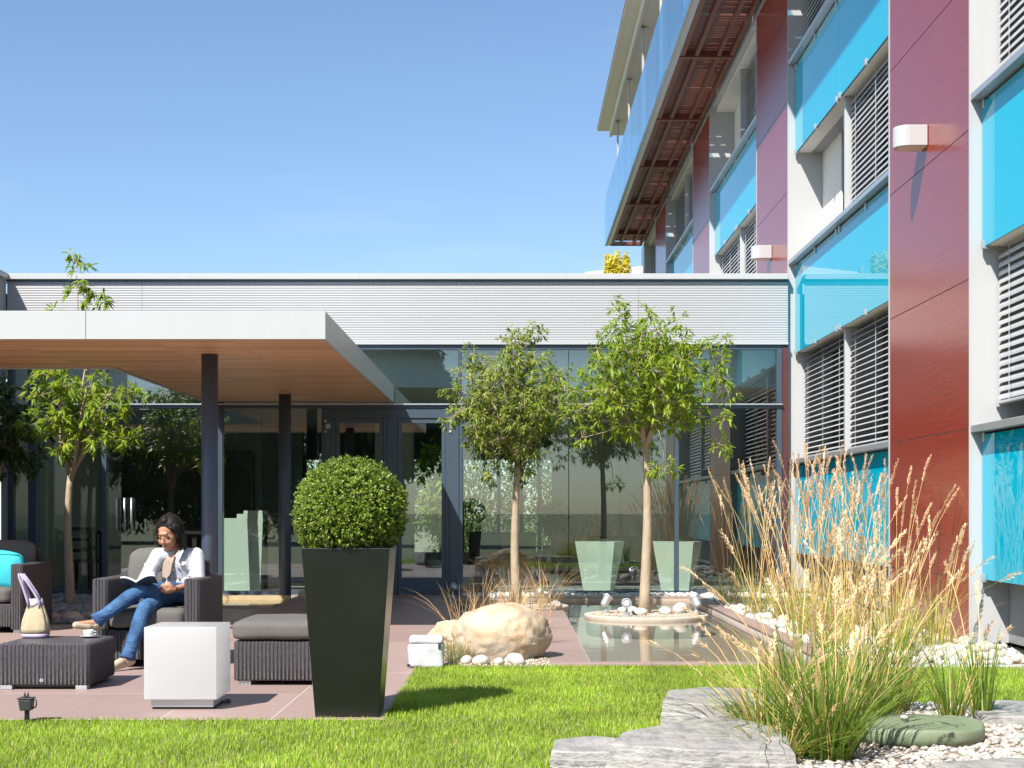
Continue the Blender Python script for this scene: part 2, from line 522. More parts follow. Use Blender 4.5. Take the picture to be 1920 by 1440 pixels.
# wall lamps on the piers: they belong to nothing but the wall they hang on, so they are things
def wall_lamp(y0, z0, label):
    e = empty('wall_lamp', (XB, y0, z0), label, 'wall lamp', 'wall lamps on the laminate piers')
    W, D, H = .26, .30, .20
    prof = []
    rr = W / 2
    for k in range(13):
        an = math.pi * k / 12
        prof.append((XB - .004 - (D - rr) - rr * math.sin(an), y0 + rr - rr * math.cos(an)))
    poly = [(XB - .004, y0)] + prof + [(XB - .004, y0 + W)]
    poly = list(reversed(poly))
    b = MB().prism(poly, z0, z0 + H).build('housing', M['white_metal'], e, .006, 2)
    inner = [(XB - .02 - (x - (XB - .02)) * -0.86, y0 + W / 2 + (y - y0 - W / 2) * .86) for x, y in poly]
    MB().prism([(XB - .02 + (x - XB + .02) * .86, y0 + W / 2 + (y - y0 - W / 2) * .86) for x, y in poly], z0 - .004, z0 + .01).build('diffuser', M['cream'], e)
    box('wall_plate', M['light_alu'], e, XB - .0041, XB - .0002, y0 + .03, y0 + W - .03, z0 + .02, z0 + H - .02)
wall_lamp(14.50, 4.72, 'off white rounded wall lamp on the nearest purple brown pier')
wall_lamp(23.22, 5.11, 'smaller looking off white wall lamp above the pavilion roof')

# ---------------------------------------------------------------- balcony along the top floor
BO = 2.90; BZ = 9.45; BY0 = 8.0; BY1 = 46.6
balc = empty('balcony', (XB, 27.0, BZ)); balc.parent = hotel; balc.location = Vector((XB, 27.0, BZ)) - wloc(hotel)
box('fascia', M['concrete'], balc, BO - .03, BO + .02, BY0, BY1, BZ - .02, BZ + .20, .006, 1)
box('gutter', M['light_alu'], balc, BO + .021, BO + .12, BY0, BY1 - .01, BZ - .005, BZ + .03)
for (x0, x1) in ((BO + .13, BO + .22), (BO + .40, BO + .47), (XB - .30, XB - .23), (XB - .07, XB + .0)):
    box('beam', M['steel_red'], balc, x0, x1, BY0 + .02, BY1 - .08, BZ + .004, BZ + .115)
yb = 44.75
k = 0
while yb > BY0:
    box('cross_beam', M['steel_red'], balc, BO + .125, XB - .001, yb - .06, yb + .06, BZ - .012, BZ + .114)
    yb -= 4.35
box('cross_beam', M['steel_red'], balc, BO + .125, XB - .001, BY1 - .078, BY1, BZ - .012, BZ + .114)
yy = BY0
while yy < BY1 - .2:
    y2 = min(yy + 4.35, BY1 - .09)
    mb = MB(); y = yy
    while y < y2 - .1:
        g = random.uniform(.012, .03)
        mb.box(BO + .10, XB + .05, y, y + .105, BZ + .118, BZ + .143)
        y += .105 + g
    d = mb.build('decking', M['deck_red'], balc); d['kind'] = 'stuff'
    yy += 4.35
yy = BY0
while yy < BY1 - .1:
    y2 = min(yy + 2.175, BY1)
    box('glass_panel', M['rail_glass'], balc, BO - .050, BO - .036, yy + .006, y2 - .006, BZ - .01, BZ + 1.43)
    box('clamp', M['light_alu'], balc, BO - .035, BO - .031, yy + .5, yy + .62, BZ + .03, BZ + .15)
    yy += 2.175
# penthouse wall and the roof over the balcony
box('penthouse_wall', M['white_paint'], hotel, 5.2, 13.0, 4.0, BUILD_END - .4, 9.72, 12.9)
roof = empty('roof', (6, 25, 12.9)); roof.parent = hotel; roof.location = Vector((6, 25, 12.9)) - wloc(hotel)
RE = 47.1
box('soffit', M['cream'], roof, 3.02, 13.6, 3.6, RE - .5, 12.86, 12.955)
box('eave_board', M['cream'], roof, 2.66, 13.8, 3.4, RE, 13.12, 13.17)
box('eave_beam', M['cream'], roof, 3.0, 3.08, 3.6, RE - .48, 12.82, 13.119)
box('roof_sheet', M['plinth_grey'], roof, 2.64, 13.82, 3.38, RE + .02, 13.172, 13.21)
y = 44.9
while y > 8:
    ps = empty('post', (3.13, y, 9.66)); ps.parent = hotel; ps.location = Vector((3.13, y, 9.66)) - wloc(hotel)
    box('shaft', M['white_metal'], ps, 3.11, 3.16, y - .055, y + .055, 9.66, 12.80)
    box('head_plate', M['light_alu'], ps, 3.07, 3.20, y - .10, y + .10, 12.80, 12.818)
    for z in (10.9, 11.5, 12.1, 12.6):
        MB().lathe([(.012, 0), (.012, .006)], (3.135, y - .0552, z), 8, axis=(0, -1, 0)).build('bolt', M['plinth_grey'], ps)
    y -= 4.35
# ================================================================== the low glass pavilion
PY = 21.8
pav = empty('glass_pavilion', (-1.6, PY, 0), 'low flat roofed glass pavilion with ribbed grey metal fascia', 'building')
PX0, PX1 = -7.32, 3.985

def corrugated_panel(x0, x1, z0, z1, name='cladding_panel'):
    n = 25; per = (z1 - z0) / n
    prof = []
    for i in range(n):
        zb = z0 + i * per
        for u, d in ((0.0, 0.0), (.14, .0), (.30, .0036), (.52, .0045), (.72, .0036), (.86, .0)):
            prof.append((PY - d, zb + u * per))
    prof.append((PY, z1))
    m = len(prof)
    vs = [(x0, y, z) for y, z in prof] + [(x1, y, z) for y, z in prof]
    fs = [(i, m + i, m + i + 1, i + 1) for i in range(m - 1)]
    mb = MB().add(vs, fs)
    mb.box(x0, x1, PY + .004, PY + .03, z0 + .002, z1 - .002)
    return mb.build(name, M['corrugated'], pav)
for a, b in ((PX0 + .01, -5.362), (-5.358, 1.818), (1.822, PX1)):
    corrugated_panel(a, b, 3.645, 4.53)
box('seam', M['anthracite'], pav, -5.3578, -5.3622, PY - .001, PY + .01, 3.65, 4.525)
box('parapet_cap', M['white_metal'], pav, PX0 - .6, PX1 + .002, PY - .07, PY + .40, 4.552, 4.635, .006, 1)
box('shadow_gap', M['anthracite'], pav, PX0, PX1, PY - .03, PY + .06, 4.531, 4.5515)
box('flashing', M['white_metal'], pav, PX0, PX1, PY - .05, PY + .06, 3.612, 3.643, .004, 1)
box('head_beam', M['anthracite'], pav, PX0, PX1 - .09, PY - .012, PY + .10, 3.545, 3.611)
box('roof_deck', M['plinth_grey'], pav, PX0 - 5, PX1, PY + .05, 34.0, 4.20, 4.36)
box('ceiling', M['cream'], pav, PX0 - 4, PX1, PY + .45, 33.8, 3.05, 3.12)
box('ceiling_bulkhead', M['white_paint'], pav, PX0, PX1, PY + .40, PY + .448, 3.03, 3.60)
box('floor_slab', M['plinth_grey'], pav, PX0 - 4, PX1, PY + .1, 33.8, -.05, -.004)
# the jamb against the tall building
box('jamb_cladding', M['jamb'], pav, PX1 - .085, PX1, PY - .015, PY + .10, 0.0, 3.611)
# glazing bars
TR0, TR1 = 2.695, 2.762
bars = [(-7.30, -7.22), (-5.94, -5.87), (-4.27, -4.19), (-2.76, -2.565), (-1.865, -1.665), (-.965, -.72), (2.345, 2.405), (PX1 - .165, PX1 - .087)]
for a, b in bars:
    wide = (b - a) > .15
    top = TR0 if wide or a > 2 and a < 3 and False else 3.544
    mbx = MB().box(a, b, PY - .03, PY + .10, 0.0, TR0 - .001)
    if wide:       # door posts carry a stepped profile
        mbx.box(a + .055, b - .055, PY - .045, PY - .031, 0.0, TR0 - .12)
    mbx.build('mullion', M['anthracite'], pav, .004, 1)
for a, b in ((-7.30, -7.22), (-5.94, -5.87), (-4.27, -4.19), (-.79, -.74), (2.345, 2.405), (PX1 - .165, PX1 - .087)):
    box('mullion', M['anthracite'], pav, a, b, PY - .03, PY + .10, TR1 + .001, 3.544, .004, 1)
box('transom', M['anthracite'], pav, PX0, PX1 - .087, PY - .045, PY + .10, TR0, TR1, .004, 1)
box('transom_cap', M['light_alu'], pav, PX0, PX1 - .088, PY - .075, PY - .046, TR1 - .022, TR1 - .002)
box('door_head', M['anthracite'], pav, -2.565, -.965, PY - .028, PY + .09, TR0 - .14, TR0 - .001)
box('sole_bar', M['anthracite'], pav, PX0, -2.766, PY - .03, PY + .10, -.003, .055)
box('sole_bar', M['anthracite'], pav, -.719, PX1 - .087, PY - .03, PY + .10, -.003, .055)
# panes
lower = [(-7.22, -5.94), (-5.87, -4.27), (-4.19, -2.76), (-.72, .81), (.818, 2.345), (2.405, PX1 - .165)]
for a, b in lower:
    box('pane', M['glass'], pav, a + .002, b - .002, PY + .030, PY + .038, .056, TR0 - .002)
upper = [(-7.22, -5.94), (-5.87, -4.27), (-4.19, -2.0), (-1.992, -.79), (-.74, .81), (.818, 2.345), (2.405, PX1 - .165)]
for a, b in upper:
    box('pane', M['glass'], pav, a + .002, b - .002, PY + .030, PY + .038, TR1 + .002, 3.543)
# doors
for a, b, hx in ((-2.565, -1.865, -1.95), (-1.665, -.965, -1.58)):
    dz = TR0 - .142
    d = empty('door', (a, PY, 0)); d.parent = pav; d.location = Vector((a, PY, 0)) - wloc(pav)
    mb = MB()
    mb.box(a + .004, a + .060, PY - .010, PY + .05, .012, dz); mb.box(b - .060, b - .004, PY - .010, PY + .05, .012, dz)
    mb.box(a + .061, b - .061, PY - .008, PY + .048, dz - .07, dz); mb.box(a + .061, b - .061, PY - .008, PY + .048, .012, .24)
    mb.build('door_frame', M['anthracite'], d)
    box('pane', M['glass'], d, a + .062, b - .062, PY + .018, PY + .026, .241, dz - .071)
    MB().tube([(hx, PY - .02, .95), (hx, PY - .06, .97), (hx, PY - .06, 1.25), (hx, PY - .02, 1.27)], .011, 8).build('handle', M['light_alu'], d, smooth=True)
for x in (-2.66, -.86):
    mb = MB().box(x - .035, x + .035, PY - .062, PY - .046, 2.40, 2.47).box(x - .055, x - .02, PY - .06, PY - .046, 2.34, 2.375).box(x - .055, x - .02, PY - .06, PY - .046, 2.49, 2.525)
    mb.build('door_sensor', M['white_metal'], pav, .004, 1)
# door pulls further left, bright vertical bars
for x in (-5.72, -5.60, -5.50):
    MB().tube([(x, PY - .06, .92), (x, PY - .06, 1.40)], .016, 8).build('pull_bar', M['light_alu'], pav, smooth=True)
box('column', M['column_blue'], pav, -6.95, -6.80, PY - .22, PY - .07, 0.0, 3.60, .03, 3)

# rear of the pavilion
box('rear_wall', M['cream'], pav, PX0 - 4, -4.6, 33.0, 33.15, 0, 3.04)
box('rear_head', M['anthracite'], pav, -4.6, PX1, 33.0, 33.15, 2.35, 3.04)
for x in (-4.6, -3.3, -2.9, -1.6, -1.15, -.35, .15, .55):
    box('rear_mullion', M['anthracite'], pav, x, x + .09, 33.0, 33.12, 0, 2.35)
box('rear_sill', M['cream'], pav, -4.6, PX1, 32.9, 33.16, -.003, .32)
box('partition', M['white_paint'], pav, .75, 3.9, 29.0, 29.1, 0, 3.04)
box('partition', M['plinth_grey'], pav, -7.3, -4.6, 27.5, 27.6, 0, 3.04)
box('side_wall', M['cream'], pav, PX0 - .15, PX0 - .05, PY + .2, 33, 0, 3.04)
box('blue_door', M['anthracite'], pav, 2.05, 2.12, 28.93, 28.998, 0, 2.1)

# rooftop upstand, white sloping cover
MB().hexa([(1.42, 29.5, 4.37), (2.55, 29.5, 4.37), (2.55, 31.5, 4.37), (1.42, 31.5, 4.37),
           (1.42, 29.5, 5.90), (2.55, 29.5, 6.02), (2.55, 31.5, 6.02), (1.42, 31.5, 5.90)]).build('roof_cover', M['white_paint'], pav)
box('roof_pipe', M['light_alu'], pav, 2.02, 2.10, 26.5, 26.6, 4.37, 5.52)

# ------------------------------------------------------------------ the wing that turns towards the terrace at the far left
wing = empty('side_wing', (-9.0, 18.5, 0), 'edge of the metal clad side wing at the far left of the pavilion', 'building')
box('wall', M['plinth_grey'], wing, -12.5, PX0 - .064, 15.0, PY - .004, 3.05, 4.50)
box('cladding', M['corrugated'], wing, PX0 - .062, PX0 - .006, 15.0, PY - .006, 3.05, 4.535)
box('parapet_cap', M['white_metal'], wing, -12.6, PX0 + .05, 14.9, PY - .074, 4.553, 4.637, .006, 1)
box('glazed_wall', M['dark_glass'], wing, -12.4, PX0 - .1, 15.1, PY - .12, 0.0, 3.04)
for y in (16.5, 18.0, 19.5):
    box('mullion', M['anthracite'], wing, PX0 - .099, PX0 - .02, y, y + .07, 0, 3.045)

# ------------------------------------------------------------------ canopy with timber soffit on slim steel columns
can = empty('terrace_canopy', (-3.1, 17.8, 0), 'white edged flat canopy with timber soffit on dark steel columns', 'canopy')
CZ0, CZ1 = 2.775, 3.03
CX1, CXI, CY0, CYI, CY1 = -1.71, -4.42, 13.78, 16.64, PY - .055
CXL = -7.30
# fascia boards (front in two lengths), sides, inner edges
wm = M['white_metal']
box('fascia', wm, can, CXL, -3.905, CY0, CY0 + .03, CZ0 - .006, CZ1, .003, 1)
box('fascia', wm, can, -3.901, CX1, CY0, CY0 + .03, CZ0 - .006, CZ1, .003, 1)
box('fascia', wm, can, CX1 - .030, CX1 - .001, CY0 + .0305, CY1, CZ0 - .006, CZ1 - .002, .003, 1)
box('fascia', wm, can, CXL, CXI, CYI, CYI + .03, CZ0 - .006, CZ1, .003, 1)
box('fascia', wm, can, CXI - .001, CXI + .03, CYI + .031, CY1, CZ0 - .006, CZ1 - .002, .003, 1)
MB().box(CXL, CX1 - .034, CY0 + .034, CYI - .004, CZ1 - .05, CZ1 - .012).box(CXI + .034, CX1 - .034, CYI - .003, CY1, CZ1 - .05, CZ1 - .013).build('roof_sheet', M['plinth_grey'], can)
# soffit boards (too narrow to pick out singly from the terrace): one board mesh per field, real grooves between
M['soffit'] = pm('oiled_larch_soffit', (0.74, 0.45, 0.26), 0.42, col2=(0.50, 0.265, 0.13), vs=2.2, stretch=(0.5, 11, 1), contrast=0.2, island=0.2, rvar=.05)
def soffit(x0, x1, y0, y1):
    mb = MB(); y = y0
    brk = [x0] + [x for x in (-6.1, -4.7, -3.35, -2.62) if x0 + .1 < x < x1 - .1] + [x1]
    while y < y1 - .01:
        y2 = min(y + .098, y1)
        for a, b in zip(brk[:-1], brk[1:]):
            dz = random.uniform(0, .0015)
            mb.box(a + .002, b - .002, y, y2 - .004, CZ0 + .012 - dz, CZ0 + .030)
        y += .098
    o = mb.build('soffit_boards', M['soffit'], can); o['kind'] = 'stuff'
soffit(CXL, CX1 - .045, CY0 + .045, CYI - .01)
soffit(CXI + .045, CX1 - .045, CYI - .008, CY1)
MB().box(CXL, CX1 - .032, CY0 + .032, CYI, CZ0 + .031, CZ0 + .036).box(CXI + .032, CX1 - .032, CYI + .001, CY1, CZ0 + .031, CZ0 + .036).build('soffit_backing', M['black'], can)
for cx, cy in ((-3.065, 15.25), (-3.09, 20.45)):
    c = MB().lathe([(.083, 0.004), (.083, CZ0 + .011)], (cx, cy, 0), 32).build('column', M['column_blue'], can, smooth=False)
    for p in c.data.polygons: p.use_smooth = len(p.vertices) == 4
# ================================================================== ground, terrace, pool
M['soil'] = pm('lawn_soil', (0.175, 0.175, 0.105), 0.95, col2=(0.13, 0.14, 0.07), vs=9, contrast=.4)
POOL = (0.62, 2.45, 11.80, 20.9)       # main basin
ARM = (-0.70, 0.62, 18.25, 20.9)       # arm behind the boulder
big = 1500
mb = MB()
hx0, hx1, hy0, hy1 = ARM[0] - .02, POOL[1] + .02, POOL[2] - .02, POOL[3] + .02
mb.add([(-big, -big, -.012), (big, -big, -.012), (big, big, -.012), (-big, big, -.012),
        (hx0, hy0, -.012), (hx1, hy0, -.012), (hx1, hy1, -.012), (hx0, hy1, -.012)],
       [(0, 1, 5, 4), (1, 2, 6, 5), (2, 3, 7, 6), (3, 0, 4, 7)])
g = mb.build('ground', M['soil']); g['kind'] = 'structure'

# --- terrace: mortar bed with a tile for each field
M['fine_gravel'] = pm('fine_beige_gravel', (0.46, 0.39, 0.31), 0.95, col2=(0.28, 0.23, 0.18), vs=70, contrast=.2, bump=.8, bs=55)
terr = MB()
terr.add([(-8.3, 8.60, -.0015), (-.732, 8.60, -.0015), (-.732, 21.78, -.0015), (-8.3, 21.78, -.0015)], [(0, 1, 2, 3)])
terr = terr.build('terrace', M['joint']); terr['kind'] = 'structure'
XE = [-.735 - .65 * k for k in range(12)]
YE = [8.605] + [9.82 + 1.325 * k for k in range(9)] + [21.77]
tile_cache = {}
def tile(parent, x0, x1, y0, y1, z=0.0, gap=.003):
    w, d = round(x1 - x0 - 2 * gap, 3), round(y1 - y0 - 2 * gap, 3)
    if (w, d) not in tile_cache:
        tile_cache[(w, d)] = MB().box(-w / 2, w / 2, -d / 2, d / 2, -.02, 0).mesh('tile', M['tile'], (0, 0, 0), .0015, 1)
    o = link_mesh('tile', tile_cache[(w, d)], parent)
    o.location = Vector(((x0 + x1) / 2, (y0 + y1) / 2, z + random.uniform(-.0008, .0008))) - wloc(parent)
    return o
COURT = (-7.3, -4.40, 15.95, 21.5)     # planted court under the opening of the canopy
for i in range(len(XE) - 1):
    for j in range(len(YE) - 1):
        xc, yc = (XE[i] + XE[i + 1]) / 2, (YE[j] + YE[j + 1]) / 2
        if COURT[0] < xc < COURT[1] - .15 and yc > COURT[2] - .3: continue
        tile(terr, XE[i + 1], XE[i], YE[j], YE[j + 1])

# --- path beside the pool and pool kerbs
path = MB().add([(.29, 11.62, -.005), (.62, 11.62, -.005), (.62, 18.24, -.005), (.29, 18.24, -.005)], [(0, 1, 2, 3)]).build('path', M['joint'])
path['kind'] = 'structure'
ys = [11.80 + 1.29 * k for k in range(6)]
for a, b in zip(ys[:-1], ys[1:]): tile(path, .293, .618, a, b, gap=.0025)
kerb = MB().box(2.455, 2.615, 11.80, 21.05, -.25, -.008).build('pool_kerb', M['joint']); kerb['kind'] = 'structure'
ys = [11.81 + 1.15 * k for k in range(9)]
for a, b in zip(ys[:-1], ys[1:]): tile(kerb, 2.45, 2.62, a, b, z=.025, gap=.002)
for a, b in ((.30, 1.08), (1.08, 1.86), (1.86, 2.62)): tile(kerb, a, b, 11.63, 11.797, z=.018, gap=.002)
for a, b in ((-.72, .62), (.62, 1.86), (1.86, 2.62)): tile(kerb, a, b, 20.905, 21.06, z=.02, gap=.002)

# --- basins
M['basin'] = pm('basin_render', (0.50, 0.41, 0.33), 0.8, col2=(0.42, 0.34, 0.27), vs=3, contrast=.3)
mb = MB()
def sheet(x0, x1, y0, y1, z): mb.add([(x0, y0, z), (x1, y0, z), (x1, y1, z), (x0, y1, z)], [(0, 1, 2, 3)])
sheet(POOL[0], POOL[1], POOL[2], POOL[3], -.24); sheet(ARM[0], ARM[1], ARM[2], ARM[3], -.24)
x0, x1, y0, y1 = POOL; a0, a1, b0, b1 = ARM
mb.box(x0 - .03, x1 + .004, y0 - .03, y0, -.25, -.022)          # front wall
mb.box(x0 - .03, x0, y0 + .001, b0, -.25, -.0225)               # left wall
mb.box(a0, a1 - .031, b0 - .03, b0, -.25, -.023)
mb.box(a0 - .03, a0 - .001, b0 - .03, y1, -.25, -.0235)
mb.box(a0 - .03, x1 + .004, y1, y1 + .03, -.25, -.004)
bas = mb.build('pool_basin', M['basin']); bas['kind'] = 'structure'
# water
m, t, b, o = nt('pool_water'); t.nodes.remove(b)
tr = N(t, 'ShaderNodeBsdfTransparent'); tr.inputs['Color'].default_value = (0.90, 0.90, 0.85, 1)
gl = N(t, 'ShaderNodeBsdfGlossy'); gl.inputs['Roughness'].default_value = 0.012
fr = schlick(t, .03)
ms = N(t, 'ShaderNodeMixShader')
v = coords(t, (1.0, 2.6, 1))
nz = N(t, 'ShaderNodeTexNoise'); nz.inputs['Scale'].default_value = 3.0; nz.inputs['Detail'].default_value = 2
t.links.new(v, nz.inputs['Vector'])
bp = N(t, 'ShaderNodeBump'); bp.inputs['Strength'].default_value = .06; bp.inputs['Distance'].default_value = .02
t.links.new(nz.outputs['Fac'], bp.inputs['Height']); t.links.new(bp.outputs['Normal'], gl.inputs['Normal'])
t.links.new(fr, ms.inputs['Fac']); t.links.new(tr.outputs['BSDF'], ms.inputs[1]); t.links.new(gl.outputs['BSDF'], ms.inputs[2])
t.links.new(ms.outputs['Shader'], o.inputs['Surface'])
M['water'] = m
mb = MB(); z = -.040
mb.add([(x0, y0, z), (x1, y0, z), (x1, y1, z), (x0, y1, z), (x0, b0, z), (a0, b0, z), (a0, y1, z)], [(0, 1, 2, 3, 4), (5, 4, 3, 6)])
w = mb.build('pool_water', M['water']); w['kind'] = 'structure'

# small raised basin behind the armchair
lb = MB()
LB = (-4.35, -2.62, 18.7, 20.2)
M['sandstone'] = pm('sandstone_kerb', (0.50, 0.40, 0.24), 0.7, col2=(0.40, 0.31, 0.19), vs=8)
lb.box(LB[0], LB[1] - .35, LB[2], LB[2] + .09, .0015, .030).box(LB[0], LB[1] - .35, LB[3] - .09, LB[3], .0015, .075)
lb.box(LB[0] - .09, LB[0] - .001, LB[2], LB[3], .0015, .06)
lb.add([(LB[0], LB[2] + .09, .006), (LB[1] - .35, LB[2] + .09, .006), (LB[1] - .35, LB[3] - .09, .006), (LB[0], LB[3] - .09, .006)], [(0, 1, 2, 3)])
lb = lb.build('rill_basin', M['sandstone']); lb['kind'] = 'structure'
wl2 = MB().add([(LB[0], LB[2] + .09, .022), (LB[1] - .35, LB[2] + .09, .022), (LB[1] - .35, LB[3] - .09, .022), (LB[0], LB[3] - .09, .022)], [(0, 1, 2, 3)]).build('rill_water', M['water'])
wl2['kind'] = 'structure'

# --- beds
bed = MB().add([(-.728, 11.60, -.002), (.288, 11.60, -.002), (.288, 18.22, -.002), (-.728, 18.22, -.002)], [(0, 1, 2, 3)])
bed.add([(2.622, 11.62, -.002), (4.6, 11.62, -.002), (4.6, 21.77, -.002), (2.622, 21.77, -.002)], [(0, 1, 2, 3)])
bed.add([(-.728, 21.065, -.0022), (2.621, 21.065, -.0022), (2.621, 21.77, -.0022), (-.728, 21.77, -.0022)], [(0, 1, 2, 3)])
bed.add([(-7.3, 15.95, .003), (-4.48, 15.95, .003), (-4.48, 21.5, .003), (-7.3, 21.5, .003)], [(0, 1, 2, 3)])
FB = [(0.05, 5.6), (0.15, 6.8), (0.62, 7.55), (1.02, 8.05), (1.06, 8.95), (1.7, 9.25), (2.7, 9.30), (4.3, 9.0), (5.5, 5.6)]
bed.add([(x, y, -.003) for x, y in FB], [tuple(range(len(FB)))])
bed = bed.build('gravel_bed', M['fine_gravel']); bed['kind'] = 'structure'
edg = MB().box(2.60, 4.60, 11.50, 11.615, -.02, .012).build('concrete_edging', M['concrete'], bevel=.004, seg=1); edg['kind'] = 'structure'

# --- pebbles
def pebble_cloud(name, pts, size, mat, flat=.6, jit=.25, subdiv=1, zbase=0.0):
    """pts (n,2or3), size (n,) : one mesh of rounded stones"""
    bm = bmesh.new(); bmesh.ops.create_icosphere(bm, subdivisions=subdiv, radius=1)
    bv = np.array([v.co[:] for v in bm.verts]); bf = np.array([[v.index for v in f.verts] for f in bm.faces]); bm.free()
    n = len(pts); nv = len(bv)
    V = np.repeat(bv[None], n, 0)
    # lumpy: each stone pushed along three random directions
    for k in range(3):
        d = rng.normal(size=(n, 3)); d /= np.linalg.norm(d, axis=1, keepdims=True)
        dot = np.einsum('nvk,nk->nv', V, d)
        V = V * (1 + jit * (rng.random((n, 1, 1)) - .5) * (np.maximum(dot, 0) ** 2)[..., None] * 2)
    sc = np.stack([size * rng.uniform(.8, 1.25, n), size * rng.uniform(.7, 1.0, n), size * flat * rng.uniform(.75, 1.15, n)], 1)
    V = V * sc[:, None, :]
    an = rng.uniform(0, 2 * np.pi, n); tl = rng.normal(0, .25, n)
    ca, sa = np.cos(an)[:, None], np.sin(an)[:, None]
    ct, st = np.cos(tl)[:, None], np.sin(tl)[:, None]
    X, Y, Z = V[..., 0].copy(), V[..., 1].copy(), V[..., 2].copy()
    X, Z = X * ct - Z * st, X * st + Z * ct
    X, Y = X * ca - Y * sa, X * sa + Y * ca
    P = np.zeros((n, 3)); P[:, :pts.shape[1]] = pts
    if pts.shape[1] == 2: P[:, 2] = zbase + sc[:, 2] * .55
    V = np.stack([X, Y, Z], -1) + P[:, None, :]
    F = (bf[None] + (np.arange(n) * nv)[:, None, None]).reshape(-1, 3)
    o = link_mesh(name, np_mesh(name, V.reshape(-1, 3), F, mat, True))
    o['kind'] = 'stuff'
    return o

def stone_mat(name, cols, rough=.75):
    m = leaf_mat(name, cols, rough, 0)
    return m
M['pebble_mix'] = stone_mat('mixed_pebbles', [(.40, .36, .31), (.55, .51, .45), (.28, .285, .29), (.57, .46, .36), (.35, .33, .315), (.60, .565, .52), (.50, .45, .40)])
M['pebble_white'] = stone_mat('white_cobbles', [(.55, .51, .46), (.64, .61, .57), (.48, .43, .37), (.68, .65, .61)])
M['pebble_grey'] = stone_mat('grey_pebbles', [(.20, .21, .22), (.30, .31, .32), (.26, .25, .24), (.38, .38, .37)])
M['grit'] = stone_mat('beige_grit', [(.48, .40, .31), (.56, .48, .38), (.36, .29, .23), (.62, .56, .48)])

def in_poly(P, poly):
    x, y = P[:, 0], P[:, 1]; r = np.zeros(len(P), bool); n = len(poly); j = n - 1
    for i in range(n):
        xi, yi = poly[i]; xj, yj = poly[j]
        c = ((yi > y) != (yj > y)) & (x < (xj - xi) * (y - yi) / (yj - yi + 1e-12) + xi)
        r ^= c; j = i
    return r
def scatter(n, x0, x1, y0, y1):
    return np.stack([rng.uniform(x0, x1, n), rng.uniform(y0, y1, n)], 1)
P = scatter(9000, .1, 4.2, 6.3, 9.3); P = P[in_poly(P, FB)]
pebble_cloud('pebble_gravel', P, rng.uniform(.009, .030, len(P)), M['pebble_mix'], .6).__setitem__('label', 'mixed pale pebbles covering the foreground planting bed')
P = scatter(5000, -.72, .285, 11.62, 16.5)
pebble_cloud('grit', P, rng.uniform(.006, .014, len(P)), M['grit'], .7)['label'] = 'fine beige grit round the big boulder'
P = scatter(1700, 2.64, 4.25, 11.66, 21.6)
pebble_cloud('cobble_fill', P, rng.uniform(.030, .062, len(P)), M['pebble_white'], .65)['label'] = 'white rounded cobbles filling the bed along the facade'
P = scatter(500, -.7, 2.6, 21.09, 21.7)
pebble_cloud('cobble_strip', P, rng.uniform(.03, .055, len(P)), M['pebble_white'], .65)['label'] = 'pale cobbles in the strip before the glass front'
P = scatter(1500, -7.2, -4.5, 16.0, 21.3)
pebble_cloud('court_pebbles', P, rng.uniform(.03, .06, len(P)), M['pebble_grey'], .6, zbase=.004)['label'] = 'grey pebbles under the court tree'
for nm in ('pebble_gravel', 'grit', 'cobble_fill', 'cobble_strip', 'court_pebbles'):
    bpy.data.objects[nm]['category'] = 'pebbles'
# the largest cobbles of the facade bed, one by one
st_cache = []
for k in range(8):
    bm = bmesh.new(); bmesh.ops.create_icosphere(bm, subdivisions=2, radius=1)
    s = k * 7.3
    for v in bm.verts:
        nv = mnoise.noise_vector(v.co * 1.1 + Vector((s, s, s)))
        v.co = Vector((v.co.x * 1.15, v.co.y * .85, v.co.z * .66)) * (1 + .22 * nv.x)
    me = bpy.data.meshes.new('cobble'); bm.to_mesh(me); bm.free()
    me.polygons.foreach_set('use_smooth', [True] * len(me.polygons)); me.materials.append(None)
    st_cache.append(me)
def cobble(name, x, y, z, r, mat, label, group, cat='stone', rz=None, sc=None):
    me = random.choice(st_cache).copy() if False else random.choice(st_cache)
    key = (me.name, mat.name)
    if key not in cob_mats:
        m2 = me.copy(); m2.materials[0] = mat; cob_mats[key] = m2
    o = link_mesh(name, cob_mats[key]); o.location = (x, y, z + r * .42)
    s = sc or (1, 1, 1)
    o.scale = (r * s[0], r * s[1], r * s[2]); o.rotation_euler = (random.uniform(-.15, .15), random.uniform(-.15, .15), random.uniform(0, 6.28) if rz is None else rz)
    return tag(o, label, cat, group)
cob_mats = {}
M['cobble'] = pm('white_cobble', (.60, .565, .51), .7, col2=(.47, .43, .37), vs=6, contrast=.3, bump=.15, bs=30)
M['cobble_warm'] = pm('warm_cobble', (.66, .58, .48), .7, col2=(.50, .40, .30), vs=6, contrast=.3, bump=.15, bs=30)
for k in range(110):
    x = random.uniform(2.70, 4.02); y = random.uniform(11.68, 16.5) if k % 3 else random.uniform(11.68, 13.0)
    cobble('white_cobble', x, y, .02, random.uniform(.05, .085), M['cobble'] if k % 4 else M['cobble_warm'],
           'large white cobble in the bed along the facade', 'white cobbles along the facade')
for (x, y, r, lab) in ((-.36, 11.78, .062, 'leftmost white stone at the foot of the big boulder'),
                       (-.245, 11.74, .070, 'broad white stone second from left before the boulder'),
                       (-.105, 11.74, .050, 'small white stone in the middle of the boulder row'),
                       (.03, 11.76, .078, 'largest white stone at the foot of the boulder'),
                       (-.02, 11.86, .05, 'white stone tucked behind the largest one before the boulder')):
    cobble('white_stone', x, y, .0, r, M['cobble'], lab, None)
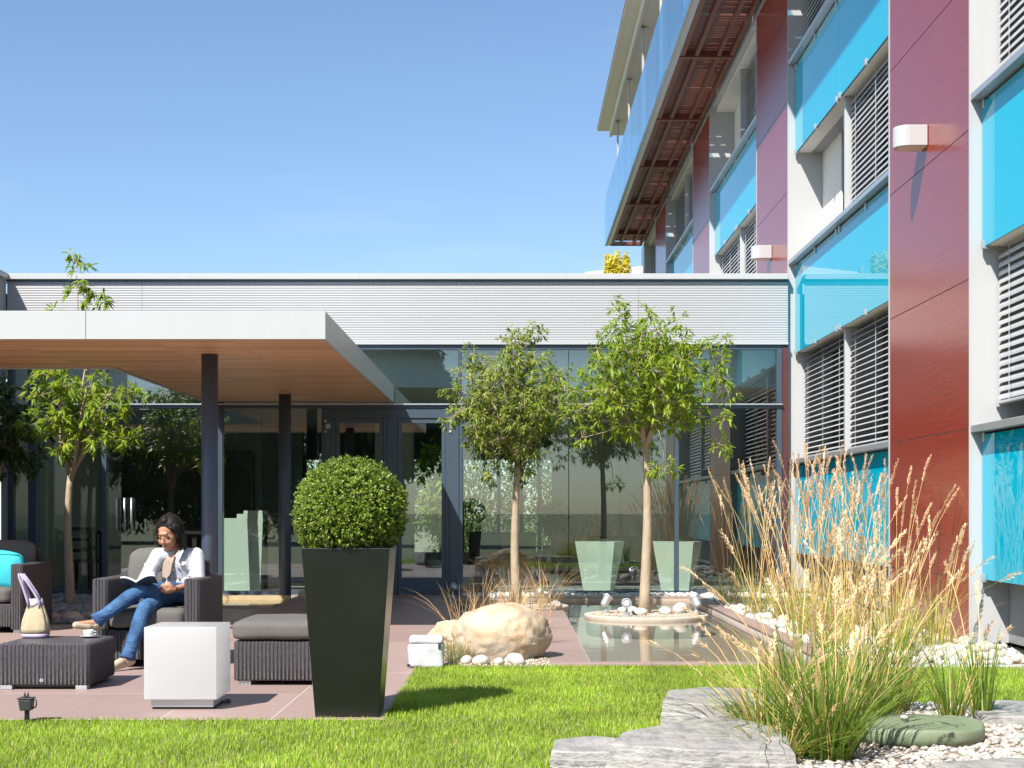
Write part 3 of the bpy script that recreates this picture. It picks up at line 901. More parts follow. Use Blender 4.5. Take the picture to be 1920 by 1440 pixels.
for (x, y, r, lab) in ((-4.75, 16.3, .11, 'largest pale stone at the corner of the shaded court, left of the armchair'), (-4.98, 16.4, .08, 'pale stone just left of the largest court stone'),
                       (-5.25, 16.25, .06, 'small pale stone in front of the court tree'), (-2.72, 20.5, .17, 'large pale stone at the foot of the rear canopy column'),
                       (-2.45, 20.9, .15, 'pale stone right of the rear canopy column'), (-4.7, 16.8, .07, 'pale stone behind the largest court stone'), (-5.6, 16.6, .07, 'pale stone farthest left before the court tree')):
    cobble('pale_stone', x, y, .0, r, M['cobble_warm'], lab, 'pale stones beside the court')
# ================================================================== terrace furniture
def wicker_mat():
    m, t, b, o = nt('charcoal_wicker')
    g = N(t, 'ShaderNodeNewGeometry')
    sp = N(t, 'ShaderNodeSeparateXYZ'); t.links.new(g.outputs['Position'], sp.inputs['Vector'])
    nz = N(t, 'ShaderNodeTexNoise'); nz.inputs['Scale'].default_value = 60; nz.inputs['Detail'].default_value = 3
    t.links.new(g.outputs['Position'], nz.inputs['Vector'])
    ma = N(t, 'ShaderNodeMath', operation='MULTIPLY_ADD'); ma.inputs[1].default_value = .006
    t.links.new(nz.outputs['Fac'], ma.inputs[0]); t.links.new(sp.outputs['Z'], ma.inputs[2])
    sn = N(t, 'ShaderNodeMath', operation='MULTIPLY'); sn.inputs[1].default_value = 2 * math.pi / .0075
    t.links.new(ma.outputs[0], sn.inputs[0])
    si = N(t, 'ShaderNodeMath', operation='SINE'); t.links.new(sn.outputs[0], si.inputs[0])
    bp = N(t, 'ShaderNodeBump'); bp.inputs['Strength'].default_value = .7; bp.inputs['Distance'].default_value = .004
    t.links.new(si.outputs[0], bp.inputs['Height']); t.links.new(bp.outputs['Normal'], b.inputs['Normal'])
    rp = N(t, 'ShaderNodeValToRGB'); rp.color_ramp.elements[0].color = (.028, .026, .029, 1); rp.color_ramp.elements[1].color = (.12, .11, .12, 1)
    n2 = N(t, 'ShaderNodeTexNoise'); n2.inputs['Scale'].default_value = 90; n2.inputs['Detail'].default_value = 2
    mp = N(t, 'ShaderNodeMapping'); mp.inputs['Scale'].default_value = (1, 1, .35)
    t.links.new(g.outputs['Position'], mp.inputs['Vector']); t.links.new(mp.outputs['Vector'], n2.inputs['Vector'])
    t.links.new(n2.outputs['Fac'], rp.inputs['Fac']); t.links.new(rp.outputs['Color'], b.inputs['Base Color'])
    b.inputs['Roughness'].default_value = .42
    return m
M['wicker'] = wicker_mat()
M['cushion'] = pm('taupe_outdoor_fabric', (.125, .118, .110), .85, col2=(.105, .099, .092), vs=25, bump=.12, bs=400)
M['turquoise'] = pm('turquoise_fabric', (.035, .48, .56), .8, col2=(.03, .43, .51), vs=8, bump=.1, bs=300)

def wicker_box(name, parent, x0, x1, y0, y1, z0, z1, per=.0265, amp=.013, top=True, round_top=.014):
    def side(n, L):
        k = max(int(round(L / per)), 1); out = []
        for i in range(k):
            for u in (0, .12, .3, .5, .7, .88):
                out.append(((i + u) / k, amp * abs(math.sin(math.pi * u)) ** .6))
        return out
    pts = []
    for u, d in side(0, x1 - x0): pts.append((x0 + u * (x1 - x0), y0, 0, -1, d))
    for u, d in side(0, y1 - y0): pts.append((x1, y0 + u * (y1 - y0), 1, 0, d))
    for u, d in side(0, x1 - x0): pts.append((x1 - u * (x1 - x0), y1, 0, 1, d))
    for u, d in side(0, y1 - y0): pts.append((x0, y1 - u * (y1 - y0), -1, 0, d))
    n = len(pts); mb = MB(); vs = []
    cx, cy = (x0 + x1) / 2, (y0 + y1) / 2
    for z, ins, f in ((z0, .004, .6), (z0 + .008, 0, 1), (z1 - round_top, 0, 1), (z1 - round_top * .35, .004, .8), (z1, round_top, .3)):
        for x, y, nx, ny, d in pts:
            X = x + nx * d * f; Y = y + ny * d * f
            X += -ins if X > cx else ins; Y += -ins if Y > cy else ins
            vs.append((X, Y, z))
    fs = []
    for r in range(4):
        for i in range(n):
            j = (i + 1) % n
            fs.append((r * n + i, r * n + j, (r + 1) * n + j, (r + 1) * n + i))
    fs.append(tuple(range(4 * n, 5 * n))); fs.append(tuple(range(n - 1, -1, -1)))
    mb.add(vs, fs)
    o = mb.build(name, M['wicker'], parent)
    for p in o.data.polygons: p.use_smooth = len(p.vertices) == 4
    return o

def cushion(name, mat, parent, x0, x1, y0, y1, z0, z1, r=.04, bulge=.012, lean=0.0, seed=0, cuts=9):
    bm = bmesh.new(); bmesh.ops.create_cube(bm, size=2)
    bmesh.ops.subdivide_edges(bm, edges=bm.edges, cuts=cuts, use_grid_fill=True)
    h = Vector(((x1 - x0) / 2, (y1 - y0) / 2, (z1 - z0) / 2)); c = Vector(((x0 + x1) / 2, (y0 + y1) / 2, (z0 + z1) / 2))
    for v in bm.verts:
        q = Vector((v.co.x * h.x, v.co.y * h.y, v.co.z * h.z))
        inn = Vector([max(-(h[i] - r), min(h[i] - r, q[i])) for i in range(3)])
        d = q - inn
        if d.length > 1e-6:
            d.normalize(); q = inn + d * r
        u = v.co
        bl = Vector((0, 0, 0))
        for i in range(3):
            if abs(abs(u[i]) - 1) < 1e-4:
                j, k = (i + 1) % 3, (i + 2) % 3
                bl[i] += math.copysign(bulge * (1 - u[j] ** 2) * (1 - u[k] ** 2), u[i])
        nz = mnoise.noise(Vector((q.x * 6 + seed, q.y * 6, q.z * 6))) * .004
        q = q + bl + Vector((nz, nz, nz))
        q.y += lean * (q.z + h.z)
        v.co = q + c - wloc(parent)
    me = bpy.data.meshes.new(name); bm.to_mesh(me); bm.free()
    me.polygons.foreach_set('use_smooth', [True] * len(me.polygons)); me.materials.append(mat)
    return link_mesh(name, me, parent)

def foot(parent, x0, x1, y0, y1, z1=.034):
    MB().box(x0, x1, y0, y1, .001, z1).build('foot', M['light_alu'], parent, .002, 1)

def lounge(name, label, cat, x0, x1, y0, y1, seats, open_back=None):
    t = empty(name, ((x0 + x1) / 2, y0, 0), label, cat)
    aw = .095; az = .68
    wicker_box('arm', t, x0, x0 + aw, y0, y1, .034, az)
    wicker_box('arm', t, x1 - aw, x1, y0, y1, .034, az)
    wicker_box('front_panel', t, x0 + aw + .009, x1 - aw - .009, y0 + .012, y0 + .09, .06, .285)
    wicker_box('back_panel', t, x0 + aw + .009, x1 - aw - .009, y1 - .09, y1, .06, .80)
    box('seat_frame', M['black'], t, x0 + aw + .001, x1 - aw - .001, y0 + .10, y1 - .10, .10, .28)
    w = (x1 - x0 - 2 * aw - .016) / seats
    for k in range(seats):
        a = x0 + aw + .008 + k * w
        cushion('seat_cushion', M['cushion'], t, a, a + w - .004, y0 + .004, y1 - .12, .292, .448, .045, .010, 0, k)
        cushion('back_cushion', M['cushion'], t, a + .004, a + w - .008, y1 - .36, y1 - .20, .44, .885, .06, .020, .19, k + 5)
    for fx in (x0 + .015, x1 - .085):
        for fy in (y0 + .02, y1 - .09): foot(t, fx, fx + .07, fy, fy + .07)
    return t
lounge('armchair', 'charcoal wicker armchair with taupe cushions in which the woman reads', 'armchair', -3.196, -2.40, 11.50, 12.42, 1)
sofa = lounge('sofa', 'charcoal wicker sofa with taupe cushions at the left edge', 'sofa', -6.55, -4.825, 14.80, 15.76, 2)
pl = empty('scatter_cushion', (-5.06, 15.05, .45), 'bright turquoise scatter cushion leaning on the left sofa', 'cushion')
cushion('cover', M['turquoise'], pl, -5.36, -4.90, 14.93, 15.06, .44, .765, .03, .045, .12, 3, 11)
MB().tube([(-5.35, 14.975, .765), (-5.13, 14.98, .775), (-4.905, 14.975, .765)], .006, 6).build('piping', M['turquoise'], pl, smooth=True)

# coffee table
ct = empty('coffee_table', (-3.13, 10.07, 0), 'low square charcoal wicker table carrying a handbag and a coffee cup', 'table')
wicker_box('body', ct, -3.425, -2.838, 10.07, 10.71, .030, .307, round_top=.010)
box('base_frame', M['black'], ct, -3.40, -2.86, 10.10, 10.69, .012, .0295)
for fx in (-3.42, -2.92):
    for fy in (10.065, 10.64): foot(ct, fx, fx + .076, fy, fy + .07, .0285)
MB().lathe([(.014, 0), (.014, .002), (.011, .004)], (-3.145, 10.0615, .062), 14, axis=(0, -1, 0)).build('badge', M['light_alu'], ct)
# ottoman
ot = empty('ottoman', (-1.62, 10.32, 0), 'charcoal wicker footstool with thick taupe cushion behind the planter', 'footstool')
wicker_box('body', ot, -1.897, -1.285, 10.32, 11.02, .032, .305)
cushion('cushion', M['cushion'], ot, -1.922, -1.262, 10.295, 11.045, .307, .442, .042, .012)
for fx in (-1.88, -1.375):
    for fy in (10.335, 10.93): foot(ot, fx, fx + .085, fy, fy + .07, .031)
# white light cube
M['acrylic'] = pm('white_acrylic', (.64, .64, .645), .28, col2=(.62, .62, .63), vs=2, coat=.2, crough=.1)
_b = M['acrylic'].node_tree.nodes['Principled BSDF']
_t = M['acrylic'].node_tree                      # a hollow translucent shell: light that enters on the sunny sides leaves through the others
_tr = N(_t, 'ShaderNodeBsdfTranslucent'); _tr.inputs['Color'].default_value = (.88, .88, .88, 1)
_ms = N(_t, 'ShaderNodeMixShader'); _ms.inputs['Fac'].default_value = .55
_t.links.new(_b.outputs['BSDF'], _ms.inputs[1]); _t.links.new(_tr.outputs['BSDF'], _ms.inputs[2]); _t.links.new(_ms.outputs['Shader'], _t.nodes['Material Output'].inputs['Surface'])
cu = empty('cube_table', (-1.99, 9.24, 0), 'white gloss cube table with metal plinth in front of the armchair', 'side table')
MB().box(-2.207, -1.770, 9.02, 9.457, .062, .497).build('cube', M['acrylic'], cu, .006, 3)
box('plinth', M['light_alu'], cu, -2.174, -1.797, 9.055, 9.425, .0145, .0615, .002, 1)
box('glide_strip', M['black'], cu, -2.166, -1.805, 9.063, 9.417, .0005, .014)
MB().tube([(-1.80, 9.30, .018), (-1.77, 9.31, .012), (-1.755, 9.35, .010), (-1.765, 9.42, .009), (-1.80, 9.45, .009)], .006, 7).build('cable', M['black'], cu, smooth=True)

# tall planter with clipped box ball
M['planter'] = pm('planter_dark_finish', (.006, .008, .007), .30, col2=(.009, .011, .009), vs=3, rvar=.06)
PX, PYY = -.957, 8.885
pt = empty('planter', (PX, PYY, 0), 'tall tapered black square planter at the corner of the terrace', 'planter')
def ring(h, z): return [(PX - h, PYY - h, z), (PX + h, PYY - h, z), (PX + h, PYY + h, z), (PX - h, PYY + h, z)]
mb = MB(); vs = ring(.183, .002) + ring(.2535, .98) + ring(.236, .98) + ring(.228, .93)
fs = [(3, 2, 1, 0)]
for r in range(3):
    for i in range(4):
        j = (i + 1) % 4; fs.append((r * 4 + i, r * 4 + j, (r + 1) * 4 + j, (r + 1) * 4 + i))
mb.add(vs, fs); mb.build('pot', M['planter'], pt, .004, 2)
M['potting'] = pm('potting_soil', (.03, .022, .016), .95, vs=40, bump=.6)
mb = MB().add(ring(.231, .95), [(0, 1, 2, 3)]); mb.build('soil', M['potting'], pt)

# handbag
hb = empty('handbag', (-3.335, 10.52, .309), 'beige jute handbag with lilac handles standing on the coffee table', 'handbag')
M['jute'] = pm('beige_jute', (.50, .42, .27), .85, col2=(.40, .33, .21), vs=18, bump=.35, bs=200)
M['lilac'] = pm('lilac_leather', (.42, .36, .50), .5, vs=12)
def bag_section(z, a, b, n=48, f=0, dx=0.0):
    out = []
    for k in range(n):
        an = 2 * math.pi * k / n
        c, s = math.cos(an), math.sin(an)
        e = .62
        fold = 1 + f * (.05 * math.sin(an * 7 + 1) + .035 * math.sin(an * 11 + 2 + z * 9)) + .025 * math.sin(an * 3 + z * 24)
        out.append((-3.335 + dx + a * math.copysign(abs(c) ** e, c) * fold, 10.53 + b * math.copysign(abs(s) ** e, s) * fold, .309 + z + .012 * f * math.sin(an * 5 + 1)))
    return out
def loft(mb, secs):
    n = len(secs[0]); vs = [p for s in secs for p in s]; fs = []
    for r in range(len(secs) - 1):
        for i in range(n):
            j = (i + 1) % n; fs.append((r * n + i, r * n + j, (r + 1) * n + j, (r + 1) * n + i))
    fs.append(tuple(range(n - 1, -1, -1))); fs.append(tuple(range((len(secs) - 1) * n, len(secs) * n)))
    return mb.add(vs, fs)
loft(MB(), [bag_section(.030, .094, .062), bag_section(.065, .097, .062, f=.2), bag_section(.12, .088, .052, f=.6, dx=.002),
            bag_section(.175, .070, .040, f=1.0, dx=.004), bag_section(.225, .052, .027, f=1.3, dx=.002), bag_section(.262, .044, .018, f=1.3, dx=.0), bag_section(.250, .036, .010, f=.8)]).build('body', M['jute'], hb, smooth=True)
loft(MB(), [bag_section(0, .082, .053), bag_section(.010, .091, .060), bag_section(.0295, .0945, .0625)]).build('base', M['lilac'], hb, smooth=True)
loft(MB(), [bag_section(.228, .0535, .0285, f=1.3, dx=.002), bag_section(.246, .0500, .0245, f=1.3), bag_section(.262, .0460, .0195, f=1.3)]).build('rim', M['lilac'], hb, smooth=True)
for dy, x0, x1 in ((-.026, -3.372, -3.296), (.022, -3.366, -3.300)):
    y = 10.53 + dy
    MB().tube([(x0, y, .520), (x0 - .012, y, .575), (x0 - .040, y, .66), (-3.440, y, .735), (-3.442, y, .756), (-3.424, y, .752), (-3.385, y, .700), (-3.335, y, .625), (x1 - .006, y, .565), (x1, y, .515)],
              [.0095, .0095, .0095, .009, .009, .009, .0095, .0095, .0095, .010], 8).build('handle', M['lilac'], hb, smooth=True)

# cup and saucer
M['porcelain'] = pm('white_porcelain', (.80, .79, .77), .2, vs=3, coat=.4)
sx, sy, sz = -2.962, 10.56, .3085
so = MB().lathe([(.030, 0), (.034, .003), (.070, .012), (.071, .014), (.034, .007), (.0, .006)], (sx, sy, sz), 32).build_top('saucer', M['porcelain'], (sx, sy, sz), smooth=True)
tag(so, 'white porcelain saucer on the wicker coffee table', 'saucer')
cp = empty('coffee_cup', (sx, sy, sz + .0075), 'white porcelain cup standing on its saucer', 'cup')
MB().lathe([(.022, 0), (.026, .002), (.033, .016), (.036, .044), (.0345, .0445), (.030, .016), (.012, .008), (0, .008)], (sx - .01, sy, sz + .0075), 28).build('bowl', M['porcelain'], cp, smooth=True)
MB().tube([(sx + .022, sy, sz + .044), (sx + .044, sy, sz + .042), (sx + .046, sy, sz + .026), (sx + .020, sy, sz + .020)], .0035, 8).build('handle', M['porcelain'], cp, smooth=True)
MB().tube([(sx - .05, sy - .035, sz + .016), (sx + .0, sy - .045, sz + .017), (sx + .06, sy - .035, sz + .018)], .0025, 6).build_top('spoon', M['light_alu'], (sx, sy, sz), smooth=True)
tag(bpy.data.objects['spoon'], 'small metal spoon lying on the saucer', 'spoon')

# socket spike lamp at the lawn edge
sp = empty('garden_socket', (-2.745, 8.52, 0), 'small dark grey garden socket box on a spike at the lawn edge', 'garden socket')
M['dark_plastic'] = pm('dark_grey_plastic', (.035, .04, .042), .5, vs=10)
cx, cy = -2.745, 8.52
MB().hexa([(cx - .034, cy - .03, .065), (cx + .030, cy - .03, .065), (cx + .030, cy + .03, .065), (cx - .034, cy + .03, .065),
           (cx - .042, cy - .036, .128), (cx + .034, cy - .036, .128), (cx + .034, cy + .036, .128), (cx - .042, cy + .036, .128)]).build('housing', M['dark_plastic'], sp, .006, 2)
MB().box(cx - .046, cx + .038, cy - .04, cy + .04, .129, .137).build('lid', M['dark_plastic'], sp, .003, 1)
MB().box(cx - .012, cx + .012, cy - .012, cy + .012, -.05, .0645).build('spike', M['black'], sp, .003, 1)
for dx in (-.012, .006):
    MB().tube([(cx + dx - .006, cy, .137), (cx + dx, cy, .168), (cx + dx + .006, cy, .137)], .004, 6).build('hanger', M['dark_plastic'], sp, smooth=True)
MB().tube([(cx + .032, cy, .130), (cx + .052, cy, .122), (cx + .054, cy, .098), (cx + .048, cy, .082), (cx + .028, cy, .078)], .004, 6).build('clip', M['dark_plastic'], sp, smooth=True)
MB().tube([(cx + .01, cy + .01, .004), (cx + .05, cy + .06, .010), (cx + .11, cy + .09, .008), (cx + .16, cy + .12, .004)], .005, 6).build('cable', M['black'], sp, smooth=True)
# ================================================================== boulders, slabs, speaker, island, spotlights
def rock(name, mat, c, r, seed, label, cat='boulder', rough=.18, freq=1.3, cuts=5, flatten=None, rz=0, fine=.03, ridged=0):
    bm = bmesh.new(); bmesh.ops.create_icosphere(bm, subdivisions=cuts, radius=1)
    S = Vector((seed * 3.7, seed * 1.3, seed * 2.1)); q = Matrix.Rotation(rz, 3, 'Z')
    for v in bm.verts:
        p = v.co.copy()
        n1 = mnoise.fractal(p * freq + S, 1.0, 2.0, 3)
        n2 = mnoise.fractal(p * freq * 5 + S, 1.0, 2.0, 4)
        k = 1 + rough * n1 + fine * n2
        if ridged: k += ridged * (abs(mnoise.noise(p * 3 + S)) - .2)
        p = Vector((p.x * r[0], p.y * r[1], p.z * r[2])) * k
        v.co = q @ p
    me = bpy.data.meshes.new(name); bm.to_mesh(me); bm.free()
    me.polygons.foreach_set('use_smooth', [True] * len(me.polygons)); me.materials.append(mat)
    o = link_mesh(name, me); o.location = c
    return tag(o, label, cat)
def boulder_mat():
    m, t, b, o = nt('ochre_boulder')
    v = coords(t, (1, 1, 1))
    n1 = N(t, 'ShaderNodeTexNoise'); n1.inputs['Scale'].default_value = 3.5; n1.inputs['Detail'].default_value = 9; n1.inputs['Roughness'].default_value = .65
    t.links.new(v, n1.inputs['Vector'])
    rp = N(t, 'ShaderNodeValToRGB'); e = rp.color_ramp.elements
    e[0].position = .30; e[0].color = (.36, .18, .075, 1); e[1].position = .72; e[1].color = (.47, .41, .335, 1)
    x = e.new(.46); x.color = (.48, .355, .235, 1); x = e.new(.58); x.color = (.48, .39, .295, 1)
    t.links.new(n1.outputs['Fac'], rp.inputs['Fac']); t.links.new(rp.outputs['Color'], b.inputs['Base Color'])
    b.inputs['Roughness'].default_value = .85
    n2 = N(t, 'ShaderNodeTexNoise'); n2.inputs['Scale'].default_value = 14; n2.inputs['Detail'].default_value = 10
    t.links.new(v, n2.inputs['Vector'])
    bp = N(t, 'ShaderNodeBump'); bp.inputs['Strength'].default_value = .45; bp.inputs['Distance'].default_value = .03
    t.links.new(n2.outputs['Fac'], bp.inputs['Height']); t.links.new(bp.outputs['Normal'], b.inputs['Normal'])
    return m
M['boulder'] = boulder_mat()
rock('boulder', M['boulder'], (-.09, 12.35, .17), (.40, .36, .285), 3, 'large ochre boulder beside the pool path', rough=.10, ridged=.05)
rock('boulder', M['boulder'], (-.53, 13.2, .09), (.21, .27, .15), 8, 'smaller pale boulder leaning behind the large ochre one', rough=.2)

# artificial rock loudspeaker
M['fake_rock'] = pm('white_fake_rock', (.62, .63, .64), .6, col2=(.46, .48, .50), vs=7, contrast=.35, bump=.2, bs=35)
rs = empty('rock_speaker', (-.66, 11.52, 0), 'white moulded garden box shaped like a stone at the lawn corner', 'garden box')
def moulded(name, x0, x1, y0, y1, z0, z1, seed, r=.035, amp=.012):
    bm = bmesh.new(); bmesh.ops.create_cube(bm, size=2); bmesh.ops.subdivide_edges(bm, edges=bm.edges, cuts=14, use_grid_fill=True)
    h = Vector(((x1 - x0) / 2, (y1 - y0) / 2, (z1 - z0) / 2)); c = Vector(((x0 + x1) / 2, (y0 + y1) / 2, (z0 + z1) / 2))
    for v in bm.verts:
        q = Vector((v.co.x * h.x, v.co.y * h.y, v.co.z * h.z))
        inn = Vector([max(-(h[i] - r), min(h[i] - r, q[i])) for i in range(3)]); d = q - inn
        if d.length > 1e-6: d.normalize(); q = inn + d * r
        q += Vector((mnoise.noise(q * 9 + Vector((seed, 0, 0))), mnoise.noise(q * 9 + Vector((0, seed, 0))), mnoise.noise(q * 9 + Vector((0, 0, seed))) * .6)) * amp
        v.co = q + c - wloc(rs)
    me = bpy.data.meshes.new(name); bm.to_mesh(me); bm.free()
    me.polygons.foreach_set('use_smooth', [True] * len(me.polygons)); me.materials.append(M['fake_rock'])
    return link_mesh(name, me, rs)
moulded('body', -.792, -.530, 11.44, 11.66, .004, .186, 1.0, .022, .012)
moulded('lid', -.790, -.530, 11.442, 11.658, .183, .240, 4.0, .024, .008)
box('latch', M['dark_plastic'], rs, -.565, -.545, 11.425, 11.45, .150, .190, .003, 1)
box('hinge', M['dark_plastic'], rs, -.800, -.78, 11.43, 11.445, .010, .035, .003, 1)

# slate slabs
def slate_mat():
    m, t, b, o = nt('grey_slate')
    v = coords(t, (3.2, 1.3, 4))
    n1 = N(t, 'ShaderNodeTexNoise'); n1.inputs['Scale'].default_value = 4; n1.inputs['Detail'].default_value = 9; n1.inputs['Roughness'].default_value = .62
    t.links.new(v, n1.inputs['Vector'])
    rp = N(t, 'ShaderNodeValToRGB'); e = rp.color_ramp.elements
    e[0].position = .32; e[0].color = (.19, .183, .178, 1); e[1].position = .74; e[1].color = (.40, .365, .315, 1)
    x = e.new(.5); x.color = (.295, .284, .27, 1); x = e.new(.60); x.color = (.335, .318, .292, 1)
    t.links.new(n1.outputs['Fac'], rp.inputs['Fac']); t.links.new(rp.outputs['Color'], b.inputs['Base Color'])
    b.inputs['Roughness'].default_value = .7
    bp = N(t, 'ShaderNodeBump'); bp.inputs['Strength'].default_value = .5; bp.inputs['Distance'].default_value = .03
    n2 = N(t, 'ShaderNodeTexNoise'); n2.inputs['Scale'].default_value = 7; n2.inputs['Detail'].default_value = 10
    v2 = coords(t, (3.5, 1.5, 8)); t.links.new(v2, n2.inputs['Vector'])
    t.links.new(n2.outputs['Fac'], bp.inputs['Height']); t.links.new(bp.outputs['Normal'], b.inputs['Normal'])
    return m
M['slate'] = slate_mat()
def slab(name, poly, z0, z1, seed, label, tilt=(0, 0)):
    """layered stone: outline stepped back in courses, broken edge"""
    cx = sum(p[0] for p in poly) / len(poly); cy = sum(p[1] for p in poly) / len(poly)
    # densify the outline
    P = []
    for i in range(len(poly)):
        a = Vector(poly[i]); b = Vector(poly[(i + 1) % len(poly)])
        k = max(int((b - a).length / .035), 2)
        for j in range(k): P.append(a.lerp(b, j / k))
    n = len(P); secs = []
    L = [(z0, .96), (z0 + (z1 - z0) * .3, 1.0), (z0 + (z1 - z0) * .34, .985), (z0 + (z1 - z0) * .62, .99), (z0 + (z1 - z0) * .66, .965), (z1 - .008, .955), (z1, .935)]
    vs = []
    for li, (z, s) in enumerate(L):
        for p in P:
            nn = mnoise.fractal(Vector((p.x * 4 + seed, p.y * 4, li * .35)), 1, 2, 3) * .022
            x = cx + (p.x - cx) * (s + nn); y = cy + (p.y - cy) * (s + nn)
            zz = z + (.008 * mnoise.noise(Vector((x * 5, y * 5, seed))) + tilt[0] * (x - cx) + tilt[1] * (y - cy)) * (1 if z > z0 else 0)
            vs.append((x, y, zz))
    fs = []
    for r in range(len(L) - 1):
        for i in range(n):
            j = (i + 1) % n; fs.append((r * n + i, r * n + j, (r + 1) * n + j, (r + 1) * n + i))
    # top as rings to the centre
    base = (len(L) - 1) * n
    prev = base
    for s in (.75, .5, .25):
        st = len(vs)
        for p in P:
            x = cx + (p.x - cx) * .935 * s; y = cy + (p.y - cy) * .935 * s
            zz = z1 + .012 * mnoise.noise(Vector((x * 5, y * 5, seed))) + .004 * mnoise.noise(Vector((x * 17, y * 17, seed))) + tilt[0] * (x - cx) + tilt[1] * (y - cy)
            vs.append((x, y, zz))
        for i in range(n):
            j = (i + 1) % n; fs.append((prev + i, prev + j, st + j, st + i))
        prev = st
    fs.append(tuple(range(prev, prev + n)))
    o = MB().add(vs, fs).build_top(name, M['slate'], (cx, cy, z0))
    return tag(o, label, 'stone slab')
slab('slate_slab', [(.17, 6.92), (.47, 6.88), (.52, 7.32), (.40, 7.42), (.20, 7.30)], -.02, .085, 1.0, 'small grey slate slab at the very left of the rock group')
slab('slate_slab', [(.42, 6.84), (.72, 6.70), (1.0, 6.62), (1.26, 6.62), (1.32, 7.30), (1.12, 7.74), (.85, 7.58), (.50, 7.18)], -.02, .135, 2.0, 'broad flat grey slate slab in the foreground', (0.0, .015))
slab('slate_slab', [(.80, 8.17), (1.02, 8.05), (1.35, 8.02), (1.45, 8.2), (1.45, 8.7), (1.1, 8.80), (.88, 8.62)], -.02, .165, 3.0, 'upper pale slate slab set back against the lawn', (0, .01))
slab('slate_slab', [(2.58, 8.35), (3.3, 8.15), (3.5, 8.75), (2.95, 9.05), (2.66, 8.95)], -.02, .06, 4.0, 'flat slate slab at the right edge behind the green cover')
slab('slate_slab', [(1.85, 6.45), (2.9, 6.4), (2.9, 6.93), (2.3, 7.02), (1.9, 6.92)], -.02, .04, 5.0, 'thin slate slab at the bottom right edge')

# green moulded cover
gc = empty('ground_cover_lid', (2.08, 7.86, 0), 'sage green moulded round cover lying in the pebbles', 'cover')
M['sage'] = pm('sage_green_plastic', (.20, .25, .15), .55, col2=(.165, .21, .125), vs=6, bump=.08, bs=60)
mb = MB(); n = 56; secs = []
for (r, z) in ((.345, .008), (.368, .016), (.376, .045), (.374, .078), (.366, .090), (.352, .094), (.342, .088), (.25, .100), (.08, .106), (.002, .106)):
    s = []
    for k in range(n):
        an = 2 * math.pi * k / n
        rr = r * (1 + .012 * math.sin(5 * an) + .008 * math.sin(11 * an + 1))
        zz = z + (.006 * math.sin(3 * an + .6) if .02 < z < .1 else 0)
        s.append((2.08 + rr * 1.0 * math.cos(an), 7.86 + rr * .95 * math.sin(an), zz))
    secs.append(s)
loft(mb, secs); mb.build('lid', M['sage'], gc, smooth=True)
mb = MB()
for k in range(-6, 7):
    x = 2.08 + k * .038; d = math.sqrt(max(.30 ** 2 - (k * .038) ** 2, 0)) * .8
    if d > .05: mb.box(x - .004, x + .004, 7.86 - d, 7.86 + d * .2, .090, .1045)
rb = mb.build('ribs', M['sage'], gc, .002, 1); rb['kind'] = 'stuff'
cobble('grey_pebble', 2.03, 7.80, .112, .022, M['pebble_grey'], 'small grey pebble lying on top of the green cover', None)

# round planting islands in the pool
M['island'] = pm('pale_island_concrete', (.52, .46, .38), .8, col2=(.43, .37, .30), vs=9, bump=.25, bs=40)
for (cx, cy, r, lab) in ((1.56, 17.6, .725, 'round pale stone island in the pool carrying the right tree'),
                         (.06, 19.25, .66, 'round pale island behind the boulder carrying the middle tree')):
    o = MB().lathe([(r - .03, -.235), (r - .01, -.06), (r, -.02), (r, -.002), (r - .012, .004), (r - .05, .004), (.02, .012)], (cx, cy, 0), 64).build_top('planting_island', M['island'], (cx, cy, -.235), smooth=False)
    for p in o.data.polygons: p.use_smooth = True
    tag(o, lab, 'planting island')
for (x, y, r, lab) in ((1.30, 17.75, .065, 'round pale stone left of the trunk on the island'), (1.40, 17.70, .075, 'warm stone close behind the trunk on the island'),
                       (1.46, 17.30, .085, 'flat white stone before the trunk on the island'), (1.77, 17.45, .085, 'white domed stone right of the trunk on the island'),
                       (1.96, 17.62, .115, 'largest white stone on the island, right of the trunk'), (.55, 18.85, .07, 'white stone on the rim of the island behind the boulder')):
    cobble('island_stone', x, y, .005, r, M['cobble'], lab, None)
M['grit2'] = M['grit']
P = []
while len(P) < 900:
    a = random.uniform(0, 6.28); rr = .64 * math.sqrt(random.random()); P.append((1.56 + rr * math.cos(a), 17.6 + rr * math.sin(a), .012))
pg = pebble_cloud('island_grit', np.array(P), rng.uniform(.006, .014, len(P)), M['grit'], .6); tag(pg, 'fine pale grit on the pool island', 'pebbles')

# spotlights
M['lens'] = pm('spot_lens', (.70, .72, .76), .12, vs=20, coat=.5)
def spotlight(x, y, z, direction, label, s=1.0):
    e = empty('pool_spotlight', (x, y, z), label, 'spotlight', 'garden spotlights by the pool')
    d = Vector(direction).normalized()
    c = Vector((x, y, z + .115 * s))
    MB().lathe([(.030 * s, 0), (.030 * s, .03 * s), (.012 * s, .036 * s), (.010 * s, .07 * s)], (x, y, z), 16).build('base', M['light_alu'], e, smooth=False)
    MB().tube([Vector((x, y, z + .06 * s)), c], .007 * s, 8).build('bracket', M['light_alu'], e, smooth=True)
    h = MB().lathe([(.022 * s, -.055 * s), (.032 * s, -.045 * s), (.036 * s, .02 * s), (.046 * s, .03 * s), (.046 * s, .045 * s), (.038 * s, .046 * s), (.036 * s, .036 * s), (.0, .036 * s)], c, 24, axis=d).build('head', M['light_alu'], e)
    MB().lathe([(.035 * s, .0365 * s), (.020 * s, .0385 * s), (.0, .039 * s)], c, 20, axis=d).build('lens', M['lens'], e, smooth=True)
spotlight(1.30, 17.15, .006, (-.1, -1, .12), 'round silver spotlight facing the lawn on the pool island', 1.25)
